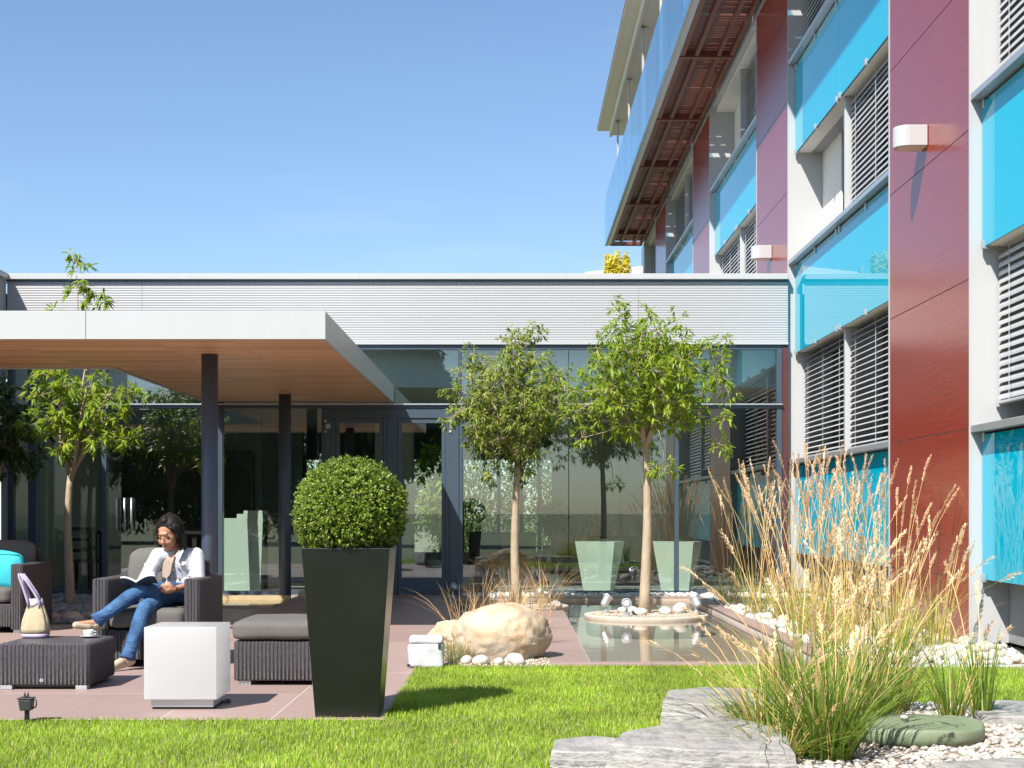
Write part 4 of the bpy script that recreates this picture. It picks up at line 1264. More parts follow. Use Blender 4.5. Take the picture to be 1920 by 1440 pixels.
spotlight(1.09, 17.55, .006, (.5, .3, .9), 'upturned silver spotlight at the left rim of the pool island', 1.35)
spotlight(2.12, 17.40, .006, (-.35, .5, .9), 'upturned silver spotlight at the right rim of the pool island', 1.35)
spotlight(-.25, 18.8, .006, (.1, -1, .1), 'silver spotlight in the dry grass behind the boulder', 1.2)
spotlight(.36, 20.4 - .85, .006, (-.6, -.6, .6), 'silver spotlight right of the middle trunk', 1.2)
spotlight(-.83, 20.9, .002, (.5, -.6, .6), 'silver spotlight at the foot of the door post', 1.2)
spotlight(-4.62, 17.6, .006, (-.4, .2, .9), 'silver spotlight in the shaded court pebbles', 1.4)
# ================================================================== planting
def unit(a): return a / np.maximum(np.linalg.norm(a, axis=-1, keepdims=True), 1e-9)
def leaf_arrays(B, D, Ln, W, droop=.25, fold=.15, up=None):
    """lanceolate folded leaves: 5 corners, 4 triangles each"""
    n = len(B); D = unit(D)
    if up is None: up = np.tile([0, 0, 1.0], (n, 1))
    side = unit(np.cross(D, up) + 1e-6 * rng.normal(size=(n, 3)))
    nrm = unit(np.cross(side, D))
    dn = np.array([0, 0, -1.0])
    L = Ln[:, None]; w = W[:, None]
    mid = B + D * L * .48 + nrm * w * fold
    Lf = B + D * L * .42 + side * w * .5 - nrm * w * fold
    Rt = B + D * L * .42 - side * w * .5 - nrm * w * fold
    tip = B + D * L + dn * L * droop
    V = np.stack([B, Lf, Rt, mid, tip], 1).reshape(-1, 3)
    f = np.array([[0, 2, 3], [0, 3, 1], [2, 4, 3], [1, 3, 4]])
    F = (f[None] + (np.arange(n) * 5)[:, None, None]).reshape(-1, 3)
    return V, F
def ribbon_arrays(C, side, W):
    """C (n,k,3) centre lines, side (n,3), W (n,k) widths"""
    n, k, _ = C.shape
    A = C - side[:, None, :] * W[..., None] * .5; Bq = C + side[:, None, :] * W[..., None] * .5
    V = np.stack([A, Bq], 2).reshape(-1, 3)
    f = np.array([[2 * i, 2 * i + 1, 2 * i + 3, 2 * i + 2] for i in range(k - 1)])
    F = (f[None] + (np.arange(n) * 2 * k)[:, None, None]).reshape(-1, 4)
    return V, F

M['leaf_a'] = leaf_mat('tree_leaf_fresh', [(0.124, 0.202, 0.021), (0.217, 0.318, 0.032), (0.311, 0.395, 0.042), (0.176, 0.270, 0.029), (0.363, 0.385, 0.062)], .38, .42)
M['leaf_b'] = leaf_mat('tree_leaf_dull', [(.15, .215, .030), (.225, .30, .042), (.285, .335, .062), (.175, .25, .035), (.34, .31, .11)], .45, .30)
M['leaf_dark'] = leaf_mat('tree_leaf_shade_in_colour', [(.035, .070, .012), (.05, .09, .014), (.07, .11, .018)], .4, .3)  # the far left tree's shade is put into this darker leaf colour
M['bark'] = pm('pale_bark', (.47, .385, .28), .85, col2=(.29, .22, .15), vs=14, stretch=(1, 1, .35), contrast=.3, bump=.5, bs=45, bstretch=(1, 1, .25))

def tree(name, label, base, th, cc, cr, leafmat, seed, nclump=60, ros=10, trunk_r=.055, leafL=.105, extra=(), lean=(0, 0), outer=.55):
    rnd = random.Random(seed); rg = np.random.default_rng(seed)
    t = empty(name, base, label, 'tree', 'small multi branched trees by the pool')
    bx, by, bz = base
    # trunk: slightly wavy
    pts, rr = [], []
    for i in range(9):
        u = i / 8
        pts.append((bx + lean[0] * u + .018 * math.sin(u * 5 + seed), by + lean[1] * u + .012 * math.cos(u * 4 + seed), bz - .03 + (th - bz + .03) * u))
        rr.append(trunk_r * (1.18 - .55 * u) * (1.25 if i == 0 else 1))
    top = Vector(pts[-1])
    MB().tube(pts, rr, 12).build('trunk', M['bark'], t, smooth=True)
    # limbs
    limbs = []
    mbb = MB()
    for k in range(6):
        an = k * 2 * math.pi / 6 + rnd.uniform(-.4, .4)
        L = rnd.uniform(.55, .8)
        e = Vector((cc[0] + cr[0] * L * .6 * math.cos(an), cc[1] + cr[1] * L * .6 * math.sin(an), cc[2] + cr[2] * rnd.uniform(-.15, .55)))
        m1 = top.lerp(e, .35) + Vector((math.cos(an) * .06, math.sin(an) * .06, -.05)); m2 = top.lerp(e, .7) + Vector((0, 0, .03))
        ps = [top - Vector((0, 0, .06 + .05 * (k % 3))), m1, m2, e]
        mbb.tube(ps, [trunk_r * .55, trunk_r * .42, trunk_r * .28, trunk_r * .14], 7); limbs.append(ps)
    e = Vector((cc[0] + rnd.uniform(-.1, .1), cc[1], cc[2] + cr[2] * .75)); ps = [top, top.lerp(e, .4) + Vector((.05, 0, 0)), top.lerp(e, .75), e]
    mbb.tube(ps, [trunk_r * .6, trunk_r * .45, trunk_r * .28, trunk_r * .12], 7); limbs.append(ps)
    allp = [p for ps in limbs for p in ps[1:]]
    # clumps
    RB, RD = [], []
    centres = []
    for k in range(nclump):
        for tr_ in range(20):
            d = Vector((rnd.gauss(0, 1), rnd.gauss(0, 1), rnd.gauss(0, 1))).normalized()
            rad = (rnd.random() ** .42) * rnd.uniform(.82, 1.04)
            c = Vector((cc[0] + d.x * cr[0] * rad, cc[1] + d.y * cr[1] * rad, cc[2] + d.z * cr[2] * rad))
            if all((c - q).length > .17 for q in centres) or tr_ > 15: break
        centres.append(c)
    for c in list(extra): centres.append(Vector(c))
    for c in centres:
        a = min(allp, key=lambda p: (p - c).length)
        m1 = a.lerp(c, .5) + Vector((rnd.uniform(-.04, .04), rnd.uniform(-.04, .04), -.03))
        mbb.tube([a, m1, c], [trunk_r * .13, trunk_r * .10, trunk_r * .05], 5)
        nr = rnd.randint(int(ros * .6), int(ros * 1.3))
        for j in range(nr):
            d = Vector((rnd.gauss(0, 1), rnd.gauss(0, 1), rnd.gauss(0, .75))).normalized()
            s = rnd.uniform(.05, .17)
            p = c + d * s
            if j % 2 == 0: mbb.tube([c, c.lerp(p, .6) + Vector((0, 0, .01)), p], [trunk_r * .05, trunk_r * .04, trunk_r * .03], 4)
            RB.append(p); RD.append((d + Vector((0, 0, .25))).normalized())
    br = mbb.build('branches', M['bark'], t, smooth=True); br['kind'] = 'stuff'
    RB = np.array(RB); RD = np.array(RD); nl = 8
    n = len(RB)
    B = np.repeat(RB, nl, 0) + rg.normal(0, .012, (n * nl, 3))
    an = rg.uniform(0, 2 * np.pi, n * nl); spread = rg.uniform(.5, 1.25, n * nl)
    ax = np.repeat(RD, nl, 0)
    o1 = unit(np.cross(ax, np.tile([.3, .2, .93], (n * nl, 1)))); o2 = np.cross(ax, o1)
    D = ax * np.cos(spread)[:, None] + (o1 * np.cos(an)[:, None] + o2 * np.sin(an)[:, None]) * np.sin(spread)[:, None]
    D[:, 2] -= rg.uniform(.15, .75, n * nl)
    Ln = leafL * rg.uniform(.65, 1.25, n * nl); W = Ln * rg.uniform(.23, .32, n * nl)
    V, F = leaf_arrays(B, D, Ln, W, .22, .18)
    V = V - np.array(base)[None]
    cr_ = link_mesh('crown', np_mesh('crown', V, F, leafmat), t)
    return t
tree('pool_tree', 'right pool tree, fresh green round crown, on the round stone island', (1.56, 17.6, .0), 2.10, (1.60, 17.6, 2.72), (.90, .82, .74), M['leaf_a'], 5,
     nclump=112, ros=11, trunk_r=.058, leafL=.088, extra=((.72, 17.5, 2.35), (.80, 17.4, 2.05), (.70, 17.6, 2.6), (2.5, 17.5, 2.6), (2.45, 17.5, 2.3), (1.20, 17.5, 3.55), (1.22, 17.5, 3.42), (1.95, 17.6, 3.45), (1.60, 17.6, 3.50), (2.46, 17.6, 3.20), (2.40, 17.5, 1.98), (1.75, 17.4, 1.70)))
tree('pool_tree', 'middle pool tree with duller yellowish crown behind the boulder', (.045, 19.25, .0), 1.95, (-.02, 19.2, 2.58), (.86, .78, .80), M['leaf_b'], 9,
     nclump=122, ros=12, trunk_r=.054, leafL=.080, extra=((.25, 19.2, 3.50), (.28, 19.2, 3.42), (.05, 19.2, 3.35), (-.55, 19.1, 3.2), (-.35, 19.2, 1.72), (.15, 19.1, 1.68)))
tree('court_tree', 'sparse green tree under the canopy opening left of the seated woman', (-5.60, 19.0, .0), 1.72, (-5.42, 19.0, 2.45), (.82, .70, .72), M['leaf_a'], 14,
     nclump=46, ros=8, trunk_r=.056, leafL=.125, extra=((-5.42, 19, 4.20), (-5.36, 19, 4.02), (-5.48, 19, 3.95), (-5.75, 19, 3.72), (-5.30, 19, 3.7), (-5.5, 19, 4.35), (-5.2, 19, 3.85)), lean=(.02, 0))
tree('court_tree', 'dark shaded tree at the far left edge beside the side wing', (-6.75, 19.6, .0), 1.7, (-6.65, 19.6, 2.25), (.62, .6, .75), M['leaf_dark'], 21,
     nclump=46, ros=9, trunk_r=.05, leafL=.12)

# ------------------------------------------------------------------ clipped box ball
M['box_leaf'] = leaf_mat('box_leaf', [(.065, .110, .012), (.125, .195, .020), (.20, .275, .032), (.27, .33, .05), (.10, .155, .017), (.22, .25, .06)], .32, .25)
bs = empty('box_shrub', (PX, PYY, .95), 'clipped round box shrub growing out of the black planter', 'shrub')
C0 = np.array([PX, PYY, 1.222]); RX, RZ = .318, .274
core = MB().ell(tuple(C0), (RX * .80, RX * .80, RZ * .82), 28, 18)  # solid dark core, the shade between the leaves is put into its colour
M['core_shade'] = pm('shrub_core_shade', (.030, .035, .012), .9, vs=40, bump=.5)
core.build('shade_core', M['core_shade'], bs, smooth=True)
MB().tube([(PX, PYY, .945), (PX, PYY, 1.12)], .03, 8).build('stem', M['bark'], bs, smooth=True)
nr = 5600
d = unit(rng.normal(size=(nr, 3)))
d = d[d[:, 2] > -.93]; nr = len(d)
low = d[:, 2] < 0
rr_ = np.linalg.norm(d[:, :2], axis=1)
fac = np.where(low, ((1 - np.abs(d[:, 2]) ** 3.2) ** (1 / 3.2)) / np.maximum(rr_, .05), 1.0)
shape = np.stack([d[:, 0] * fac, d[:, 1] * fac, d[:, 2]], 1)
lump = np.array([mnoise.fractal(Vector(q * 2.6), 1, 2, 3) for q in d]); lump2 = np.array([mnoise.noise(Vector(q * 9 + 5)) for q in d])
rad = (1 + .035 * lump + .035 * lump2) * rng.uniform(.83, 1.03, nr)
stray = rng.random(nr) < .03; rad[stray] += rng.uniform(.02, .08, stray.sum())
RB = C0 + shape * np.stack([RX * rad, RX * rad, RZ * rad], 1)
nl = 6
B = np.repeat(RB, nl, 0) + rng.normal(0, .005, (nr * nl, 3)); ax = np.repeat(unit(d + np.array([0, 0, .35])), nl, 0)
an = rng.uniform(0, 2 * np.pi, nr * nl); spd = rng.uniform(.3, 1.3, nr * nl)
o1 = unit(np.cross(ax, np.tile([.3, .2, .93], (nr * nl, 1)))); o2 = np.cross(ax, o1)
D = ax * np.cos(spd)[:, None] + (o1 * np.cos(an)[:, None] + o2 * np.sin(an)[:, None]) * np.sin(spd)[:, None]
Ln = rng.uniform(.014, .022, nr * nl); V, F = leaf_arrays(B, D, Ln, Ln * .62, .05, .12, up=ax + rng.normal(0, .3, ax.shape))
link_mesh('foliage', np_mesh('foliage', V - np.array([PX, PYY, .95]), F, M['box_leaf']), bs)

# ------------------------------------------------------------------ lawn
M['grass'] = leaf_mat('lawn_grass', [(0.162, 0.289, 0.019), (0.247, 0.394, 0.029), (0.342, 0.481, 0.042), (0.209, 0.341, 0.026), (0.418, 0.499, 0.072), (0.456, 0.420, 0.120)], .5, .30, ns=1.4, lo=.70, hi=1.28)
def lawn_points(n, x0, x1, y0, y1): return scatter(n, x0, x1, y0, y1)
P = np.concatenate([lawn_points(95000, -3.4, 2.3, 6.35, 8.62), lawn_points(105000, -.745, 4.1, 8.62, 11.60), lawn_points(9000, -4.5, 4.5, 4.0, 6.35)])
SLABS = [o for o in bpy.data.objects if o.name.startswith('slate_slab')]
keep = ~in_poly(P, FB)
keep &= ~((P[:, 0] < -.745) & (P[:, 1] > 8.59 + .03 * rng.random(len(P)) ** 2))
keep &= ~((np.abs(P[:, 0] - PX) < .19) & (np.abs(P[:, 1] - PYY) < .19))
keep &= ~((P[:, 0] > -.80) & (P[:, 0] < -.53) & (P[:, 1] > 11.43))
keep &= ~((P[:, 0] > 2.6) & (P[:, 1] > 11.49))
for poly in ([(.17, 6.92), (.47, 6.88), (.52, 7.32), (.40, 7.42), (.20, 7.30)], [(.42, 6.84), (.72, 6.70), (1.0, 6.62), (1.26, 6.62), (1.32, 7.30), (1.12, 7.74), (.85, 7.58), (.50, 7.18)],
             [(.80, 8.17), (1.02, 8.05), (1.35, 8.02), (1.45, 8.2), (1.45, 8.7), (1.1, 8.80), (.88, 8.62)]):
    keep &= ~in_poly(P, poly)
P = P[keep]; n = len(P)
hmap = np.array([mnoise.fractal(Vector((x * 1.6, y * 1.6, 3)), 1, 2, 3) for x, y in P[::1]])
H = rng.uniform(.022, .043, n) * (1 + .28 * hmap)
az = rng.uniform(0, 2 * np.pi, n); ln = rng.uniform(.05, .85, n)
dirx, diry = np.cos(az) * ln, np.sin(az) * ln
C = np.zeros((n, 3, 3))
for i, (u, b) in enumerate(((0, 0), (.55, .45), (1.0, 1.25))):
    C[:, i, 0] = P[:, 0] + dirx * H * b * .8; C[:, i, 1] = P[:, 1] + diry * H * b * .8; C[:, i, 2] = -.012 + H * (u - .18 * ln * u * u)
sd = np.stack([-np.sin(az + rng.normal(0, .5, n)), np.cos(az + rng.normal(0, .5, n)), np.zeros(n)], 1)
w0 = rng.uniform(.0026, .0042, n); W = np.stack([w0, w0 * .9, w0 * .15], 1)
V, F = ribbon_arrays(C, sd, W)
lawn = link_mesh('lawn', np_mesh('lawn', V, F, M['grass'])); tag(lawn, 'short bright green mown lawn in the foreground', 'lawn', kind='stuff')

# ------------------------------------------------------------------ ornamental grasses
M['blade_green'] = leaf_mat('reed_blade_green', [(0.160, 0.240, 0.028), (0.240, 0.315, 0.042), (0.352, 0.390, 0.070), (0.480, 0.420, 0.112), (0.208, 0.285, 0.035)], .5, .3)
M['blade_fresh'] = leaf_mat('reed_blade_fresh', [(.10, .19, .022), (.15, .25, .03), (.21, .31, .045), (.13, .22, .026), (.26, .33, .07)], .45, .35)
M['blade_gold'] = leaf_mat('reed_blade_gold', [(0.513, 0.365, 0.130), (0.600, 0.459, 0.182), (0.459, 0.338, 0.104), (0.405, 0.392, 0.117), (0.600, 0.513, 0.234)], .6, .3)
M['stalk'] = leaf_mat('reed_stalk', [(.66, .46, .21), (.72, .54, .27), (.58, .41, .17), (.62, .52, .22)], .6, .15)
M['plume'] = leaf_mat('reed_plume', [(.74, .55, .34), (.80, .63, .42), (.66, .47, .26), (.82, .68, .49)], .75, .3)
M['blade_dry'] = leaf_mat('dry_blade', [(0.500, 0.312, 0.150), (0.575, 0.388, 0.213), (0.413, 0.250, 0.112), (0.600, 0.450, 0.250)], .7, .25)
M['blade_blue'] = leaf_mat('fescue_blade', [(.16, .20, .12), (.24, .26, .17), (.34, .32, .18), (.20, .24, .15)], .6, .25)
def blades(x, y, n, hmin, hmax, spread, lean, width, rg, droop=.35, k=6, z0=0.0):
    a = rg.uniform(0, 2 * np.pi, n); r = spread * np.sqrt(rg.random(n))
    bx, by = x + r * np.cos(a), y + r * np.sin(a)
    H = rg.uniform(hmin, hmax, n)
    az = a + rg.normal(0, .7, n); ln = np.abs(rg.normal(lean, lean * .6, n))
    C = np.zeros((n, k, 3))
    for i in range(k):
        u = i / (k - 1)
        out = H * ln * (u + droop * u ** 2.6)
        C[:, i, 0] = bx + np.cos(az) * out; C[:, i, 1] = by + np.sin(az) * out
        C[:, i, 2] = z0 + H * (u - droop * ln * 1.1 * u ** 3)
    sa = az + np.pi / 2 + rg.normal(0, .6, n)
    side = np.stack([np.cos(sa), np.sin(sa), np.zeros(n)], 1)
    prof = np.array([.75, 1.0, 1.0, .85, .55, .08][:k]) if k == 6 else np.linspace(1, .1, k)
    W = width * rg.uniform(.7, 1.3, n)[:, None] * prof[None]
    return C, side, W, az
def grass_clump(label, x, y, h=1.5, nblade=220, bh=(.35, .75), nstem=40, seed=1, mat='blade_green', gold=.3, spread=.10, lean=.28, slean=.14, plumes=True, bw=.006, group='reed grass clumps along the facade', name='reed_grass', cat='ornamental grass', smin=.7, z0=0.0):
    rg = np.random.default_rng(seed)
    t = empty(name, (x, y, z0), label, cat, group)
    off = np.array([x, y, z0])
    ng = int(nblade * (1 - gold))
    for nm, cnt, mt in (('blades', ng, mat), ('dry_blades', nblade - ng, 'blade_gold')):
        if cnt < 1: continue
        C, s, W, _ = blades(x, y, cnt, bh[0], bh[1], spread, lean, bw, rg, z0=z0)
        V, F = ribbon_arrays(C, s, W)
        o = link_mesh(nm, np_mesh(nm, V - off, F, M[mt]), t); o['kind'] = 'stuff'
    if nstem:
        C, s, W, az = blades(x, y, nstem, h * smin, h, spread * .8, slean, .0052, rg, droop=.3, z0=z0)
        W[:] = .0052; W[:, -1] = .003
        s2 = np.stack([-s[:, 1], s[:, 0], s[:, 2]], 1)
        V1, F1 = ribbon_arrays(C, s, W); V2, F2 = ribbon_arrays(C, s2, W)
        o = link_mesh('stalks', np_mesh('stalks', np.concatenate([V1, V2]) - off, np.concatenate([F1, F2 + len(V1)]), M['stalk']), t); o['kind'] = 'stuff'
        if plumes:
            PB, PD, PL = [], [], []
            for i in range(nstem):
                L = rg.uniform(.15, .27) * min(h / 1.4, 1.15)
                p1 = C[i, -1]; dr = C[i, -1] - C[i, -2]; dr = dr / np.linalg.norm(dr)
                bend = np.array([math.cos(az[i]), math.sin(az[i]), -.3]) * rg.uniform(0, .18)
                m = int(75 * L / .22)
                us = np.sort(rg.random(m))
                for u in us:
                    c = p1 + dr * L * (u - .55) + bend * L * max(u - .3, 0) ** 2
                    rad = .0085 * math.sin(math.pi * min(.12 + .88 * u, 1)) ** .7 + .001
                    rnd = rg.normal(size=3); rnd -= dr * rnd.dot(dr); rnd /= np.linalg.norm(rnd) + 1e-9
                    PB.append(c + rnd * rad * .4); PD.append(dr + rnd * rg.uniform(.25, .7) + bend); PL.append(rg.uniform(.018, .034))
            PB, PD, PL = np.array(PB), np.array(PD), np.array(PL)
            V, F = leaf_arrays(PB, PD, PL, PL * .28, .02, .1)
            o = link_mesh('plumes', np_mesh('plumes', V - off, F, M['plume']), t); o['kind'] = 'stuff'
    return t
far = [
    ('tall reed grass closest to the glass front beside the pool', 2.74, 19.0, 1.62, 160, 26, .55),
    ('leaning reed grass second from the glass front', 2.78, 17.2, 1.85, 220, 24, .50),
    ('reed grass standing before the farther cyan panel, left one', 2.95, 16.2, 1.85, 260, 36, .50),
    ('reed grass standing before the farther cyan panel, middle one', 3.15, 15.3, 1.90, 260, 40, .45),
    ('reed grass standing before the farther cyan panel, right one', 3.28, 14.6, 1.80, 260, 34, .50),
    ('reed grass standing before the nearest red brown pier', 3.42, 13.6, 1.70, 280, 36, .50),
    ('low reed grass at the near right corner of the nearest pier', 3.52, 12.6, 1.20, 230, 16, .40),
    ('reed grass rooted by the middle of the pool kerb', 2.80, 14.4, 1.50, 260, 28, .45),
    ('greener reed grass rooted by the near pool kerb', 2.74, 12.9, 1.15, 280, 24, .35),
    ('short reed grass at the front corner of the cobble bed', 3.10, 12.1, 1.00, 260, 16, .35),
]
for i, (lab, x, y, h, nb, ns, gd) in enumerate(far):
    grass_clump(lab, x, y, h, int(nb * .50), (.25, .75), int(ns * .66), 40 + i, gold=gd, spread=.14, lean=.30, slean=.16, bw=.006)
# foreground clumps
near = [
    ('big green reed grass in the foreground pebbles beside the slate', 1.50, 7.18, .95, 460, 16, .16, .11, (.22, .66), .42),
    ('pale arching reed grass left of the big foreground clump', 1.30, 7.62, .70, 300, 14, .60, .10, (.18, .52), .62),
    ('upright reed grass behind the green cover', 1.88, 8.15, 1.15, 280, 16, .30, .13, (.25, .72), .36),
    ('wide reed grass between the upper slab and the lawn', 1.62, 8.45, 1.20, 260, 20, .40, .14, (.25, .76), .38),
    ('reed grass at the back of the pebble bed near the lawn', 2.20, 8.90, 1.15, 220, 14, .38, .13, (.22, .72), .36),
    ('small golden grass spilling over the broad slate slab', 1.26, 7.10, .50, 170, 5, .55, .07, (.12, .36), .75),
    ('narrow green tuft behind the right end of the cover', 2.42, 8.30, .62, 90, 4, .20, .05, (.22, .55), .28),
    ('narrow upright green tuft farthest right in the pebbles', 2.66, 8.55, .95, 80, 3, .12, .05, (.25, .60), .16),
]
for i, (lab, x, y, h, nb, ns, gd, sp_, bh, le) in enumerate(near):
    grass_clump(lab, x, y, h, nb, bh, ns, 70 + i, gold=gd * .8, spread=sp_, lean=le, slean=.30, bw=.0072, group='reed grass clumps in the foreground', smin=.6, mat='blade_fresh')
# dry grasses by the boulder
dry = [('dry golden grass left behind the boulder', -.46, 14.6, .62), ('dry golden grass just behind the boulder', -.22, 14.9, .60), ('dry golden grass right behind the boulder', .08, 15.3, .62),
       ('dry golden grass at the foot of the middle trunk', .02, 18.6, .62), ('tall dry grass right of the middle trunk', .42, 18.7, .82), ('dry grass left of the middle trunk', -.38, 18.7, .66),
       ('low dry grass right of the boulder', .20, 13.7, .45)]
for i, (lab, x, y, h) in enumerate(dry):
    grass_clump(lab, x, y, h, 60, (h * .45, h), 0, 90 + i, mat='blade_dry', gold=.15, spread=.13, lean=.42, bw=.006, group='dry grasses round the boulder', name='dry_grass')
for i, (lab, x, y, h) in enumerate((('grey green fescue tuft between the white garden box and the boulder', -.46, 11.85, .26), ('small fescue tuft at the far end of the pool kerb', 2.86, 20.6, .28),
                                    ('small fescue tuft beside the boulder foot', -.40, 12.05, .22))):
    grass_clump(lab, x, y, h, 190, (h * .5, h), 0, 110 + i, mat='blade_blue', gold=.35, spread=.06, lean=.55, bw=.0035, group='fescue tufts', name='fescue', z0=0)

# ------------------------------------------------------------------ rooftop shrub, hedges and trees mirrored in the glass or added to darken it
def leafy(name, label, cat, base, boxes, mat, seed, n, Ls, kind=None, stems=None, group=None):
    rg = np.random.default_rng(seed)
    t = empty(name, base, label, cat, group)
    B = []
    for (c, r, w) in boxes:
        m = int(n * w); d = unit(rg.normal(size=(m, 3))); q = rg.random(m) ** .33
        lum = np.array([mnoise.fractal(Vector(v * 2.2) + Vector((seed, c[0], c[1])), 1, 2, 3) for v in d])
        B.append(np.array(c) + d * (q * (1 + .25 * lum))[:, None] * np.array(r))
    B = np.concatenate(B); m = len(B)
    D = rg.normal(size=(m, 3)); D[:, 2] -= .3
    Ln = Ls * rg.uniform(.6, 1.3, m)
    V, F = leaf_arrays(B, D, Ln, Ln * .42, .15, .15)
    link_mesh('crown', np_mesh('crown', V - np.array(base), F, mat), t)
    if stems:
        mb = MB()
        for pts, r in stems: mb.tube(pts, r, 8)
        mb.build('trunk', M['bark'], t, smooth=True)
    return t
M['leaf_yellow'] = leaf_mat('yellow_bamboo_leaf', [(.55, .47, .03), (.66, .56, .04), (.45, .42, .04), (.72, .62, .12)], .5, .35)
leafy('roof_bamboo', 'yellow bamboo shrub growing on the pavilion roof', 'shrub', (1.82, 26.0, 4.36),
      [((1.78, 26, 4.95), (.24, .24, .42), .5), ((1.97, 26, 4.95), (.17, .2, .40), .3), ((1.68, 26, 5.42), (.09, .10, .26), .1), ((1.95, 26, 5.45), (.07, .08, .26), .06), ((1.80, 26, 5.45), (.08, .08, .28), .06)],
      M['leaf_yellow'], 3, 3200, .09, stems=[([(1.80, 26, 4.36), (1.80, 26, 5.4)], [.02, .01]), ([(1.92, 26, 4.36), (1.95, 26, 5.5)], [.015, .008])])
M['leaf_hedge'] = leaf_mat('hedge_leaf', [(.045, .085, .014), (.07, .12, .02), (.11, .16, .03)], .5, .3)
for i in range(7):
    cx = -9.5 + i * 2.1
    leafy('garden_shrub', ('leftmost', 'second', 'third', 'fourth', 'fifth', 'sixth', 'rightmost')[i] + ' green shrub in the row behind the rear windows of the pavilion', 'shrub', (cx, 39.5, 0),
          [((cx, 39.5, 1.4 + .3 * (i % 2)), (1.3, 1.0, 1.6 + .3 * (i % 3)), 1.0)], M['leaf_hedge'], 200 + i, 5200, .15, stems=[([(cx, 39.5, 0), (cx, 39.5, 1.5)], [.1, .05])], group='shrubs behind the pavilion')
refl = [('tall tree mirrored in the upper left pavilion glass', -4.9, -14, 2.4, 9.4, 2.9), ('unseen broad tree added beyond the lawn to darken the glass left of the doors', -11.5, -17, .2, 7.5, 4.2),
        ('unseen low tree added beyond the lawn to darken the far left glass', -18.5, -19, .2, 7.0, 4.4)]  # broad and low tree: unseen, added dense so the left glass mirrors dark
for i, (lab, x, y, z0, z1, r) in enumerate(refl):
    zc = (z0 + z1) / 2; rz = (z1 - z0) / 2
    leafy('garden_tree', lab, 'tree', (x, y, 0), [((x, y, zc), (r * .8, r * .8, rz), .5), ((x - r * .4, y, zc - rz * .2), (r * .6, r * .6, rz * .7), .25), ((x + r * .4, y + .4, zc - rz * .25), (r * .6, r * .6, rz * .7), .25)],
          M['leaf_hedge'], 300 + i, 16000, .42, stems=[([(x, y, 0), (x, y, zc)], [.22, .1])], group='trees beyond the lawn')
# ================================================================== the reading woman
def blob(name, mb, mat, parent, voxel=.006, smooth_it=6, sub=0, base=None):
    off = wloc(parent) if parent is not None else Vector(base)
    me = mb.mesh(name + '_raw', None, off, merge=True)
    o = bpy.data.objects.new(name + '_raw', me); COL.objects.link(o)
    r = o.modifiers.new('r', 'REMESH'); r.mode = 'VOXEL'; r.voxel_size = voxel
    if smooth_it:
        s = o.modifiers.new('s', 'SMOOTH'); s.iterations = smooth_it; s.factor = .5
    dg = bpy.context.evaluated_depsgraph_get(); dg.update()
    m2 = bpy.data.meshes.new_from_object(o.evaluated_get(dg))
    m2.name = name
    bpy.data.objects.remove(o); bpy.data.meshes.remove(me)
    m2.materials.clear(); m2.materials.append(mat)
    m2.polygons.foreach_set('use_smooth', [True] * len(m2.polygons))
    return link_mesh(name, m2, parent, None if parent is not None else base)

M['skin'] = pm('skin', (.50, .26, .165), .48, col2=(.44, .215, .13), vs=14, spec=.4)
M['hair'] = pm('dark_hair', (.0055, .0036, .0030), .5, spec=.3, col2=(.011, .0065, .005), vs=40, stretch=(1, 1, .2), bump=.4, bs=120, bstretch=(1, 1, .12))
M['jacket'] = pm('white_denim_jacket', (.54, .54, .56), .8, vs=20, col2=(.48, .48, .51), bump=.25, bs=28)
M['shirt'] = pm('taupe_top', (.36, .28, .22), .85, vs=20)
def jeans_mat():
    m, t, b, o = nt('blue_jeans')
    v = coords(t, (1, 1, 1))
    n1 = N(t, 'ShaderNodeTexNoise'); n1.inputs['Scale'].default_value = 9; n1.inputs['Detail'].default_value = 5; t.links.new(v, n1.inputs['Vector'])
    rp = N(t, 'ShaderNodeValToRGB'); e = rp.color_ramp.elements
    e[0].position = .35; e[0].color = (.018, .060, .155, 1); e[1].position = .68; e[1].color = (.055, .150, .30, 1)
    t.links.new(n1.outputs['Fac'], rp.inputs['Fac']); t.links.new(rp.outputs['Color'], b.inputs['Base Color'])
    b.inputs['Roughness'].default_value = .85
    n2 = N(t, 'ShaderNodeTexNoise'); n2.inputs['Scale'].default_value = 30; n2.inputs['Detail'].default_value = 3
    v2 = coords(t, (1, 1, 2.2)); t.links.new(v2, n2.inputs['Vector'])
    bp = N(t, 'ShaderNodeBump'); bp.inputs['Strength'].default_value = .7; bp.inputs['Distance'].default_value = .012
    t.links.new(n2.outputs['Fac'], bp.inputs['Height']); t.links.new(bp.outputs['Normal'], b.inputs['Normal'])
    return m
M['jeans'] = jeans_mat()
M['shoe'] = pm('beige_canvas_shoe', (.50, .42, .31), .8, vs=20)
M['gold'] = pm('thin_metal_frame', (.30, .16, .07), .3, .8, vs=5)
M['lip'] = pm('lips', (.42, .13, .11), .45, vs=10)
M['eye'] = pm('eye_dark', (.02, .012, .01), .25, vs=10)
M['brow'] = pm('brow_hair', (.03, .02, .015), .7, vs=10)
M['paper'] = pm('book_paper', (.76, .74, .70), .8, vs=10, col2=(.70, .68, .64))
M['book_cover'] = pm('dark_blue_book_cover', (.045, .07, .12), .45, vs=12, col2=(.03, .045, .08))

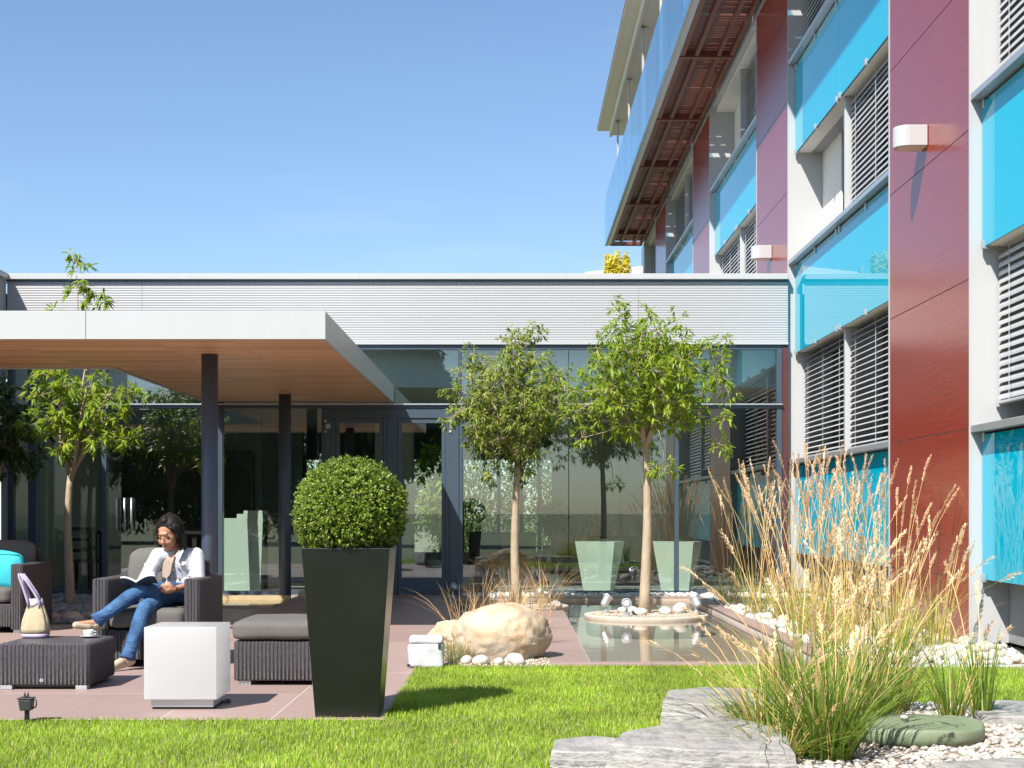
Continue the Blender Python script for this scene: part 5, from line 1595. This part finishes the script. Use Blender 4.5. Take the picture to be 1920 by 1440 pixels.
V_ = Vector
hipL, hipR = V_((-2.56, 11.97, .535)), V_((-2.70, 11.93, .530))
kneeL, ankL, toeL = V_((-2.845, 11.53, .595)), V_((-3.135, 11.37, .368)), V_((-3.262, 11.30, .345))
kneeR, ankR, toeR = V_((-2.800, 11.47, .455)), V_((-2.895, 11.335, .095)), V_((-2.985, 11.215, .032))
pelv = V_((-2.63, 11.98, .535)); waist = V_((-2.635, 11.99, .66)); chest = V_((-2.648, 11.955, .785)); neckb = V_((-2.665, 11.93, .885))
shR, shL = V_((-2.790, 11.885, .842)), V_((-2.515, 11.965, .838))
elR, wrR = V_((-2.885, 11.80, .640)), V_((-2.868, 11.585, .590))
elL, wrL = V_((-2.470, 11.83, .625)), V_((-2.610, 11.60, .592))
hd = V_((-2.698, 11.855, 1.018))
HS = 1.13
fwd = V_((-.30, -.87, -.36)).normalized()               # the way the face looks
rgt = V_((0, 0, 1)).cross(fwd).normalized() * -1         # her left is +lat
upv = fwd.cross(rgt).normalized()
if upv.z < 0: upv = -upv
lat = upv.cross(fwd).normalized()
def H_(f, l, u): return hd + (fwd * f + lat * l + upv * u) * HS
hrot = Matrix((lat, fwd, upv)).transposed() @ Matrix.Scale(HS, 3)

body = MB()
# torso
body.ell(pelv, (.150, .115, .10)); body.ell(waist, (.125, .098, .10)); body.ell(chest, (.135, .10, .115))
body.capsule(pelv, chest, .105, .105); body.capsule(shR, shL, .055, .055)
body.capsule(neckb - V_((0, 0, .03)), H_(-.015, 0, -.07), .048, .045)
# head: cranium, face, jaw, nose, cheeks, ears
body.ell(H_(-.012, 0, .035), (.073, .088, .080), 20, 14, hrot)
body.ell(H_(.028, 0, -.020), (.060, .062, .075), 20, 14, hrot)
body.ell(H_(.045, 0, -.078), (.034, .036, .028), 14, 10, hrot)
body.ell(H_(.073, .030, -.030), (.024, .018, .024), 12, 8, hrot); body.ell(H_(.073, -.030, -.030), (.024, .018, .024), 12, 8, hrot)
body.capsule(H_(.086, 0, .010), H_(.106, 0, -.026), .008, .0125); body.ell(H_(.094, .010, -.032), (.008, .008, .007), 10, 8, hrot); body.ell(H_(.094, -.010, -.032), (.008, .008, .007), 10, 8, hrot)
body.ell(H_(.083, 0, .030), (.045, .010, .010), 14, 8, hrot)
body.ell(H_(.086, 0, -.060), (.021, .012, .011), 12, 8, hrot)
body.ell(H_(-.005, .074, -.01), (.010, .018, .028), 10, 8, hrot); body.ell(H_(-.005, -.074, -.01), (.010, .018, .028), 10, 8, hrot)
# legs
for a, b_, c, d in ((hipL, kneeL, ankL, toeL), (hipR, kneeR, ankR, toeR)):
    body.capsule(a, b_, .075, .050); body.capsule(b_, c, .048, .032)
    hl = c - (d - c).normalized() * .03 - V_((0, 0, .02))
    body.capsule(hl, d, .030, .022); body.capsule(c, hl, .032, .03)
# arms
for a, b_, c in ((shR, elR, wrR), (shL, elL, wrL)):
    body.capsule(a, b_, .046, .038); body.capsule(b_, c, .037, .023)
# hands: palm, four fingers with two bends, thumb at the side
def hand(w, palm_dir, side_dir, curl_dir, thumb_sign):
    pd, sd, cd = V_(palm_dir).normalized(), V_(side_dir).normalized(), V_(curl_dir).normalized()
    body.capsule(w, w + pd * .035, .023, .026)
    for k, L in enumerate((.060, .068, .064, .050)):
        s = (k - 1.5) * .019
        a = w + pd * .058 + sd * s
        body.capsule(w + pd * .02 + sd * s * .7, a, .017, .012)
        b1 = a + (pd * .75 + cd * .5).normalized() * L * .5
        b2 = b1 + (pd * .15 + cd * 1.0).normalized() * L * .42
        body.capsule(a, b1, .0098, .0088); body.capsule(b1, b2, .0088, .0075)
    tb = w + pd * .012 + sd * thumb_sign * .024
    t1 = tb + (pd * .6 + sd * thumb_sign * .6 + cd * .2).normalized() * .036
    t2 = t1 + (pd * .85 + cd * .5 - sd * thumb_sign * .1).normalized() * .030
    body.capsule(tb, t1, .0125, .0105); body.capsule(t1, t2, .0102, .0085)
hand(wrL, (-.80, -.42, .08), (.25, -.35, .85), (-.30, .75, .25), 1)
hand(wrR, (-.10, -.75, .15), (.85, -.05, .40), (.25, .2, .85), 1)
bodyo = blob('person', body, M['skin'], None, .0052, 3, base=(-2.66, 11.95, .45))
tag(bodyo, 'seated woman in white jacket and blue jeans reading a book, legs crossed', 'person')

# jacket
jk = MB()
jk.ell(waist + V_((0, -.005, -.02)), (.158, .125, .10)); jk.ell(chest, (.158, .122, .115)); jk.capsule(waist, chest, .122, .122)
jk.capsule(shR, shL, .066, .066); jk.capsule(shR, elR, .066, .056); jk.capsule(elR, elR.lerp(wrR, .55), .054, .046)
jk.capsule(shL, elL, .070, .060); jk.capsule(elL, elL.lerp(wrL, .32), .058, .050)
jk.ell(pelv + V_((.02, -.02, .04)), (.165, .125, .05))
jk.ell(shL + V_((.01, 0, -.05)), (.062, .062, .085)); jk.ell(shR + V_((-.005, 0, -.05)), (.058, .058, .08))
for k, (a, b_, r0, r1) in enumerate(((shR, elR, .066, .056), (shL, elL, .070, .060))):        # sleeve folds
    for u in (.35, .55, .72, .88):
        p = a.lerp(b_, u); n = V_((math.sin(u * 30 + k), math.cos(u * 23), .25)).normalized()
        jk.ell(p + n * (r0 * .28), (r0 * .92, r0 * .92, .020), 12, 8)
jo = blob('jacket', jk, M['jacket'], bodyo, .0065, 4)
# open front: taupe top as a wedge between the lapels, collar, buttons
cf = V_((-.38, -.92, .0)).normalized(); cl = V_((.92, -.38, 0)).normalized()
def T_(l, z, f): return V_((chest.x, chest.y, 0)) + cf * f + cl * l + V_((0, 0, z))
sh = MB()
_o = [T_(-.050, .848, .119), T_(-.005, .812, .139), T_(.045, .848, .116), T_(.036, .78, .142), T_(.022, .70, .149), T_(-.012, .665, .150), T_(-.050, .68, .145), T_(-.062, .78, .138)]
sh.add(_o + [p - cf * .03 for p in _o], [tuple(range(8)), tuple(range(15, 7, -1))] + [((i + 1) % 8, i, 8 + i, 8 + (i + 1) % 8) for i in range(8)])
sh.build('top', M['shirt'], bodyo)
nk = MB(); nk.add([T_(-.055, .905, .070), T_(.065, .905, .062), T_(.052, .850, .117), T_(-.005, .813, .137), T_(-.060, .850, .118)], [(0, 1, 2, 3, 4)])
nk.build('neckline', M['skin'], bodyo)
for s in (-1, 1):
    m_ = MB()
    q = [T_(s * .068 + .006, .918, .040), T_(s * .108, .880, .080), T_(s * .094, .800, .132), T_(s * .056 + .004, .842, .130), T_(s * .056 + .006, .895, .082)]
    n = len(q); q2 = [p + cf * .008 + V_((0, 0, .002)) for p in q]
    m_.add(q + q2, [tuple(range(n - 1, -1, -1)), tuple(range(n, 2 * n))] + [(i, (i + 1) % n, n + (i + 1) % n, n + i) for i in range(n)])
    m_.build('collar', M['jacket'], bodyo, .002, 1)
for z, l, f in ((.790, .058, .139), (.735, .048, .144), (.680, .036, .146)):
    MB().lathe([(.0085, 0), (.0085, .004), (.006, .005)], T_(l, z, f), 12, axis=cf).build('button', M['gold'], bodyo)
box_pk = MB()
for s, l in ((-1, -.085), (1, .105)):
    a = T_(l - .028, .800, .118 if s < 0 else .112); b2 = T_(l + .028, .800, .112 if s < 0 else .098)
    box_pk = MB().add([a, b2, b2 - V_((0, 0, .022)), a.lerp(b2, .5) - V_((0, 0, .032)), a - V_((0, 0, .022))] , [(0, 1, 2, 3, 4)])
    box_pk.build('pocket_flap', M['jacket'], bodyo)
# jeans
jn = MB()
jn.ell(pelv - V_((0, 0, .01)), (.160, .122, .085))
for i, (a, b_, c, fl) in enumerate(((hipL, kneeL, ankL, .058), (hipR, kneeR, ankR, .056))):
    mid = a.lerp(b_, .5); jn.capsule(a, mid, .090, .078); jn.capsule(mid, b_, .078, .062)
    m2 = b_.lerp(c, .35); jn.capsule(b_, m2, .060, .060); e = b_.lerp(c, .97); jn.capsule(m2, e, .058, .046)
    dirn = (c - b_).normalized()
    jn.lathe([(.044, -.10), (.050, -.04), (fl * 1.0, .0), (fl * 1.1, .022), (fl * 1.0, .027)], e, 18, axis=dirn)
    for u in (.70, .80, .90):
        p = b_.lerp(c, u); n = V_((math.cos(u * 40 + i), math.sin(u * 33), 0)).normalized()
        jn.ell(p + n * .010, (.052, .052, .014), 12, 8, Matrix.Rotation(.3 * (-1) ** int(u * 10), 3, 'X'))
    for u in (-.06, .04, .12):
        p = b_.lerp(a, u) if u > 0 else b_; jn.ell(p, (.064, .064, .018), 12, 8, Matrix.Rotation(.5, 3, 'Y'))
jo2 = blob('jeans', jn, M['jeans'], bodyo, .0060, 4)
# shoes: low ballerinas, skin shows at the instep
for c, d in ((ankL, toeL), (ankR, toeR)):
    f = (d - c); f.z = 0 if c is ankR else f.z; f.normalize()
    hl = c - f * .035 - V_((0, 0, .026)); s = MB()
    tz = V_((0, 0, -.004))
    s.capsule(hl + tz, hl + f * .05 + tz, .032, .030); s.capsule(hl + f * .10 + tz, d + f * .012 + tz, .031, .027)
    s.capsule(hl - V_((0, 0, .012)), d - V_((0, 0, .008)), .027, .024)
    blob('shoe', s, M['shoe'], bodyo, .005, 3)
# hair: cap, side locks to the chin, fringe swept aside
hr = MB()
hr.ell(H_(-.024, 0, .050), (.086, .092, .085), 20, 14, hrot)
hr.ell(H_(-.050, 0, -.02), (.086, .066, .095), 20, 14, hrot)
for s in (-1, 1):
    for (f, l, u, r0, f2, l2, u2, r1) in ((.018, .066, .058, .024, .004, .080, -.020, .022), (.006, .080, .0, .026, .004, .082, -.085, .020), (-.03, .076, -.02, .034, -.022, .078, -.110, .022), (-.055, .05, -.04, .04, -.05, .055, -.118, .024)):
        hr.capsule(H_(f, s * l, u), H_(f2, s * l2, u2), r0, r1)
    hr.capsule(H_(.010, s * .080, -.07), H_(.030, s * .074, -.112), .018, .008)
hr.capsule(H_(.040, -.020, .098), H_(.046, .052, .058), .016, .013); hr.capsule(H_(.046, .052, .058), H_(.030, .074, .005), .013, .012); hr.capsule(H_(.040, -.020, .096), H_(.034, -.062, .060), .014, .014)
hr.capsule(H_(.03, 0, .105), H_(-.05, 0, .115), .03, .03)
blob('hair', hr, M['hair'], bodyo, .0055, 3)
# loose strands that break the outline of the hair
_st = MB()
for k in range(90):
    sd = -1 if k % 2 else 1
    a0 = random.uniform(-.06, .05); u0 = random.uniform(.0, .10)
    p0 = H_(a0, sd * random.uniform(.055, .088), u0); p1 = H_(a0 + random.uniform(-.015, .02), sd * random.uniform(.078, .100), u0 - random.uniform(.05, .09))
    p2 = H_(a0 + random.uniform(-.02, .035), sd * random.uniform(.070, .104), -random.uniform(.07, .135))
    _st.tube([p0, p1, p2], [.0022, .0020, .0009], 4)
_so = _st.build('hair_strands', M['hair'], bodyo, smooth=True); _so['kind'] = 'stuff'
# face details
for s in (-1, 1):
    MB().ell(H_(.0835, s * .030, .004), (.0125, .006, .0055), 12, 8, hrot).build('eye', M['eye'], bodyo, smooth=True)
    MB().tube([H_(.088, s * .014, .028), H_(.091, s * .030, .033), H_(.078, s * .050, .027)], [.0025, .0032, .0018], 6).build('brow', M['brow'], bodyo, smooth=True)
MB().ell(H_(.0945, 0, -.0565), (.0175, .0055, .0035), 12, 8, hrot).ell(H_(.0945, 0, -.0640), (.0155, .0060, .0045), 12, 8, hrot).build('mouth', M['lip'], bodyo, smooth=True)
# glasses
gl = empty('glasses', H_(.10, 0, 0), 'thin framed spectacles worn by the reading woman', 'glasses')
for s in (-1, 1):
    ringp = [H_(.102 - .10 * (abs(s * .032 + .024 * math.cos(a)) / .07) ** 2 * .25, s * .032 + .024 * math.cos(a), .003 + .019 * math.sin(a)) for a in [2 * math.pi * k / 20 for k in range(21)]]
    MB().tube(ringp, .0016, 6).build('rim', M['gold'], gl, smooth=True)
    MB().tube([H_(.092, s * .056, .010), H_(.045, s * .074, .008), H_(-.01, s * .080, .004)], .0016, 6).build('temple', M['gold'], gl, smooth=True)
MB().tube([H_(.102, -.009, .008), H_(.106, 0, .011), H_(.102, .009, .008)], .0016, 6).build('bridge', M['gold'], gl, smooth=True)
# wrist watch
wt = MB(); wd = (wrL - elL).normalized()
wt.lathe([(.027, -.006), (.029, 0), (.027, .006)], wrL - wd * .012, 18, axis=wd)
w_ = wt.build_top('wrist_watch', M['gold'], tuple(wrL)); tag(w_, 'small bracelet watch on the left wrist of the woman', 'watch')

# the open book, spine towards the lawn, pages facing her
bk = empty('book', (-2.86, 11.56, .60), 'open paperback book held on the raised knee', 'book')
sp0 = V_((-2.868, 11.575, .602)); bu = V_((.05, -.74, .30)).normalized()         # along the spine
def half(sgn, wid, rise):
    n = 9; top, bot = [], []
    for i in range(n):
        u = i / (n - 1)
        x = sgn * wid * u; z = rise * (math.sin(u * math.pi * .62) * .9) + .0 * u
        top.append(sp0 + V_((x, -.02 * u, z + .010 * (1 - u * .4)))); bot.append(sp0 + V_((x, -.02 * u, z - .006)))
    L = .15
    vs = [p for p in top] + [p for p in bot] + [p + bu * L for p in top] + [p + bu * L for p in bot]
    f = []
    for i in range(n - 1):
        f += [(i, i + 1, 2 * n + i + 1, 2 * n + i), (n + i, 3 * n + i, 3 * n + i + 1, n + i + 1), (i, n + i, n + i + 1, i + 1), (2 * n + i, 2 * n + i + 1, 3 * n + i + 1, 3 * n + i)]
    f += [(0, 2 * n, 3 * n, n), (n - 1, 2 * n - 1, 4 * n - 1, 3 * n - 1)]
    MB().add(vs, f).build('pages', M['paper'], bk)
    cv = [p - V_((0, 0, .0035)) + V_((0, -.004, 0)) for p in bot]; cv2 = [p - V_((0, 0, .003)) for p in cv]
    vs = cv + cv2 + [p + bu * (L + .008) for p in cv] + [p + bu * (L + .008) for p in cv2]
    MB().add(vs, f).build('cover', M['book_cover'], bk)
half(-1, .115, .040); half(1, .150, .058)
# ================================================================== what stands inside the pavilion
M['pale_green'] = pm('pale_green_lacquer', (.66, .69, .60), .35, col2=(.62, .65, .565), vs=1.5, coat=.2)
M['wood_dark'] = pm('dark_stained_wood', (.045, .034, .028), .45, col2=(.03, .023, .019), vs=5, stretch=(1, 1, 6))
M['seat_olive'] = pm('olive_upholstery', (.20, .21, .12), .8, vs=10)
M['screen'] = pm('black_screen', (.01, .011, .013), .15, vs=3)

rc = empty('reception_counter', (-4.05, 22.75, 0), 'pale green stepped reception counter behind the glass right of the woman', 'counter')
MB().hexa([(-4.46, 22.45, .01), (-3.76, 22.45, .01), (-3.70, 23.1, .01), (-4.46, 23.1, .01), (-4.46, 22.40, 1.10), (-3.71, 22.40, 1.10), (-3.66, 23.1, 1.10), (-4.46, 23.1, 1.10)]).build('front', M['pale_green'], rc, .004, 1)
box('upper_shelf', M['pale_green'], rc, -4.10, -3.715, 22.405, 23.0, 1.102, 1.165, .003, 1)
box('upper_shelf', M['pale_green'], rc, -4.0, -3.72, 22.41, 22.9, 1.166, 1.215, .003, 1)
box('side_panel', M['wood_dark'], rc, -3.655, -3.48, 22.5, 23.1, .01, 1.16)

def facet_counter(x, label):
    e = empty('facet_counter', (x, 22.75, 0), label, 'counter', 'pale green tapered counters behind the glass')
    t = [(-.375, .08), (-.20, -.28), (.20, -.28), (.375, .08), (.36, .3), (-.36, .3)]
    b = [(-.25, .06), (-.10, -.16), (.14, -.16), (.22, .06), (.22, .2), (-.24, .2)]
    n = 6
    vs = [(x + p[0], 22.75 + p[1], .012) for p in b] + [(x + p[0], 22.75 + p[1], .75) for p in t]
    fs = [tuple(range(n - 1, -1, -1)), tuple(range(n, 2 * n))] + [(i, (i + 1) % n, n + (i + 1) % n, n + i) for i in range(n)]
    MB().add(vs, fs).build('body', M['pale_green'], e)
    box('card_stand', M['glass'], e, x - .02, x + .10, 22.60, 22.66, .752, .80)
facet_counter(1.32, 'left one of two tapered pale green counters behind the pool')
facet_counter(2.50, 'right one of two tapered pale green counters behind the pool')

def desk(x, y, label):
    e = empty('office_desk', (x, y, 0), label, 'desk')
    box('top', M['wood_dark'], e, x - .8, x + .8, y - .4, y + .4, .72, .75)
    for sx in (-.75, .70):
        for sy in (-.35, .30): box('leg', M['anthracite'], e, x + sx, x + sx + .05, y + sy, y + sy + .05, 0, .719)
desk(1.45, 27.4, 'dark office desk inside the pavilion below the monitor')
mo = empty('monitor', (1.30, 27.4, .75), 'black computer monitor on the desk inside the pavilion', 'monitor')
box('screen', M['screen'], mo, 1.05, 1.55, 27.38, 27.42, .93, 1.27, .006, 1)
MB().box(1.27, 1.33, 27.41, 27.44, .77, .95).box(1.18, 1.42, 27.33, 27.53, .752, .768).build('stand', M['black'], mo)
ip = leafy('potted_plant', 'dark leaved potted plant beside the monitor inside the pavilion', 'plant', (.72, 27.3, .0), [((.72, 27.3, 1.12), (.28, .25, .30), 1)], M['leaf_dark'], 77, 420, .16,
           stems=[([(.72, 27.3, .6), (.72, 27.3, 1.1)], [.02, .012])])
MB().lathe([(.14, .002), (.18, .60), (.16, .60), (.15, .55)], (.72, 27.3, 0), 20).build('pot', M['seat_olive'], ip, smooth=False)
def office_chair(x, y, label, mat):
    e = empty('lounge_seat', (x, y, 0), label, 'chair', 'seats inside the pavilion')
    MB().box(x - .3, x + .3, y - .3, y + .3, .32, .46).build('seat', mat, e, .04, 3, True)
    MB().box(x - .3, x + .3, y + .22, y + .34, .46, .86).build('backrest', mat, e, .04, 3, True)
    for sx in (-.26, .22):
        for sy in (-.26, .24): box('leg', M['light_alu'], e, x + sx, x + sx + .03, y + sy, y + sy + .03, 0, .319)
office_chair(.10, 25.2, 'olive seat inside behind the middle trunk', M['seat_olive'])
office_chair(-.45, 25.6, 'black seat inside right of the door post', M['black'])
office_chair(1.0, 25.6, 'olive seat inside left of the tapered counters', M['seat_olive'])
tb = empty('bar_table', (-5.0, 23.4, 0), 'long dark table inside behind the court tree', 'table')
box('top', M['wood_dark'], tb, -6.6, -4.75, 23.0, 23.8, .86, .90)
for x in (-6.5, -5.7, -4.9):
    for y in (23.05, 23.7): box('leg', M['wood_dark'], tb, x, x + .06, y, y + .06, 0, .859)
for i, x in enumerate((-6.4, -5.75, -5.1)):
    e = empty('dining_chair', (x, 22.6, 0), ('dark ladder back chair at the left end of the inside table', 'dark ladder back chair in the middle of the inside table', 'dark ladder back chair at the right end of the inside table')[i], 'chair', 'ladder back chairs at the inside table')
    box('seat', M['wood_dark'], e, x - .22, x + .22, 22.4, 22.82, .44, .48)
    for sx in (-.22, .18):
        box('leg', M['wood_dark'], e, x + sx, x + sx + .04, 22.78, 22.82, 0, .439); box('post', M['wood_dark'], e, x + sx, x + sx + .04, 22.36, 22.399, 0, .98)
    for z in (.60, .76, .92): box('slat', M['wood_dark'], e, x - .179, x + .179, 22.365, 22.385, z, z + .05)
box('cabinet', M['wood_dark'], pav, -7.0, -4.7, 27.1, 27.49, 0, 2.3)
box('drum', M['cream'], pav, -2.6, -1.9, 28.5, 29.2, 0, 3.04)
gp = leafy('indoor_fig', 'leafy green plant just inside the right door leaf', 'plant', (-1.12, 23.4, 0), [((-1.15, 23.4, 1.35), (.28, .25, .55), .6), ((-1.05, 23.4, 1.9), (.22, .2, .35), .25), ((-1.3, 23.3, 2.05), (.12, .12, .2), .15)],
           M['leaf_a'], 55, 420, .20, stems=[([(-1.12, 23.4, .4), (-1.12, 23.4, 1.9)], [.02, .01])])
MB().lathe([(.16, .002), (.2, .45), (.18, .45), (.17, .40)], (-1.12, 23.4, 0), 20).build('pot', M['white_paint'], gp)
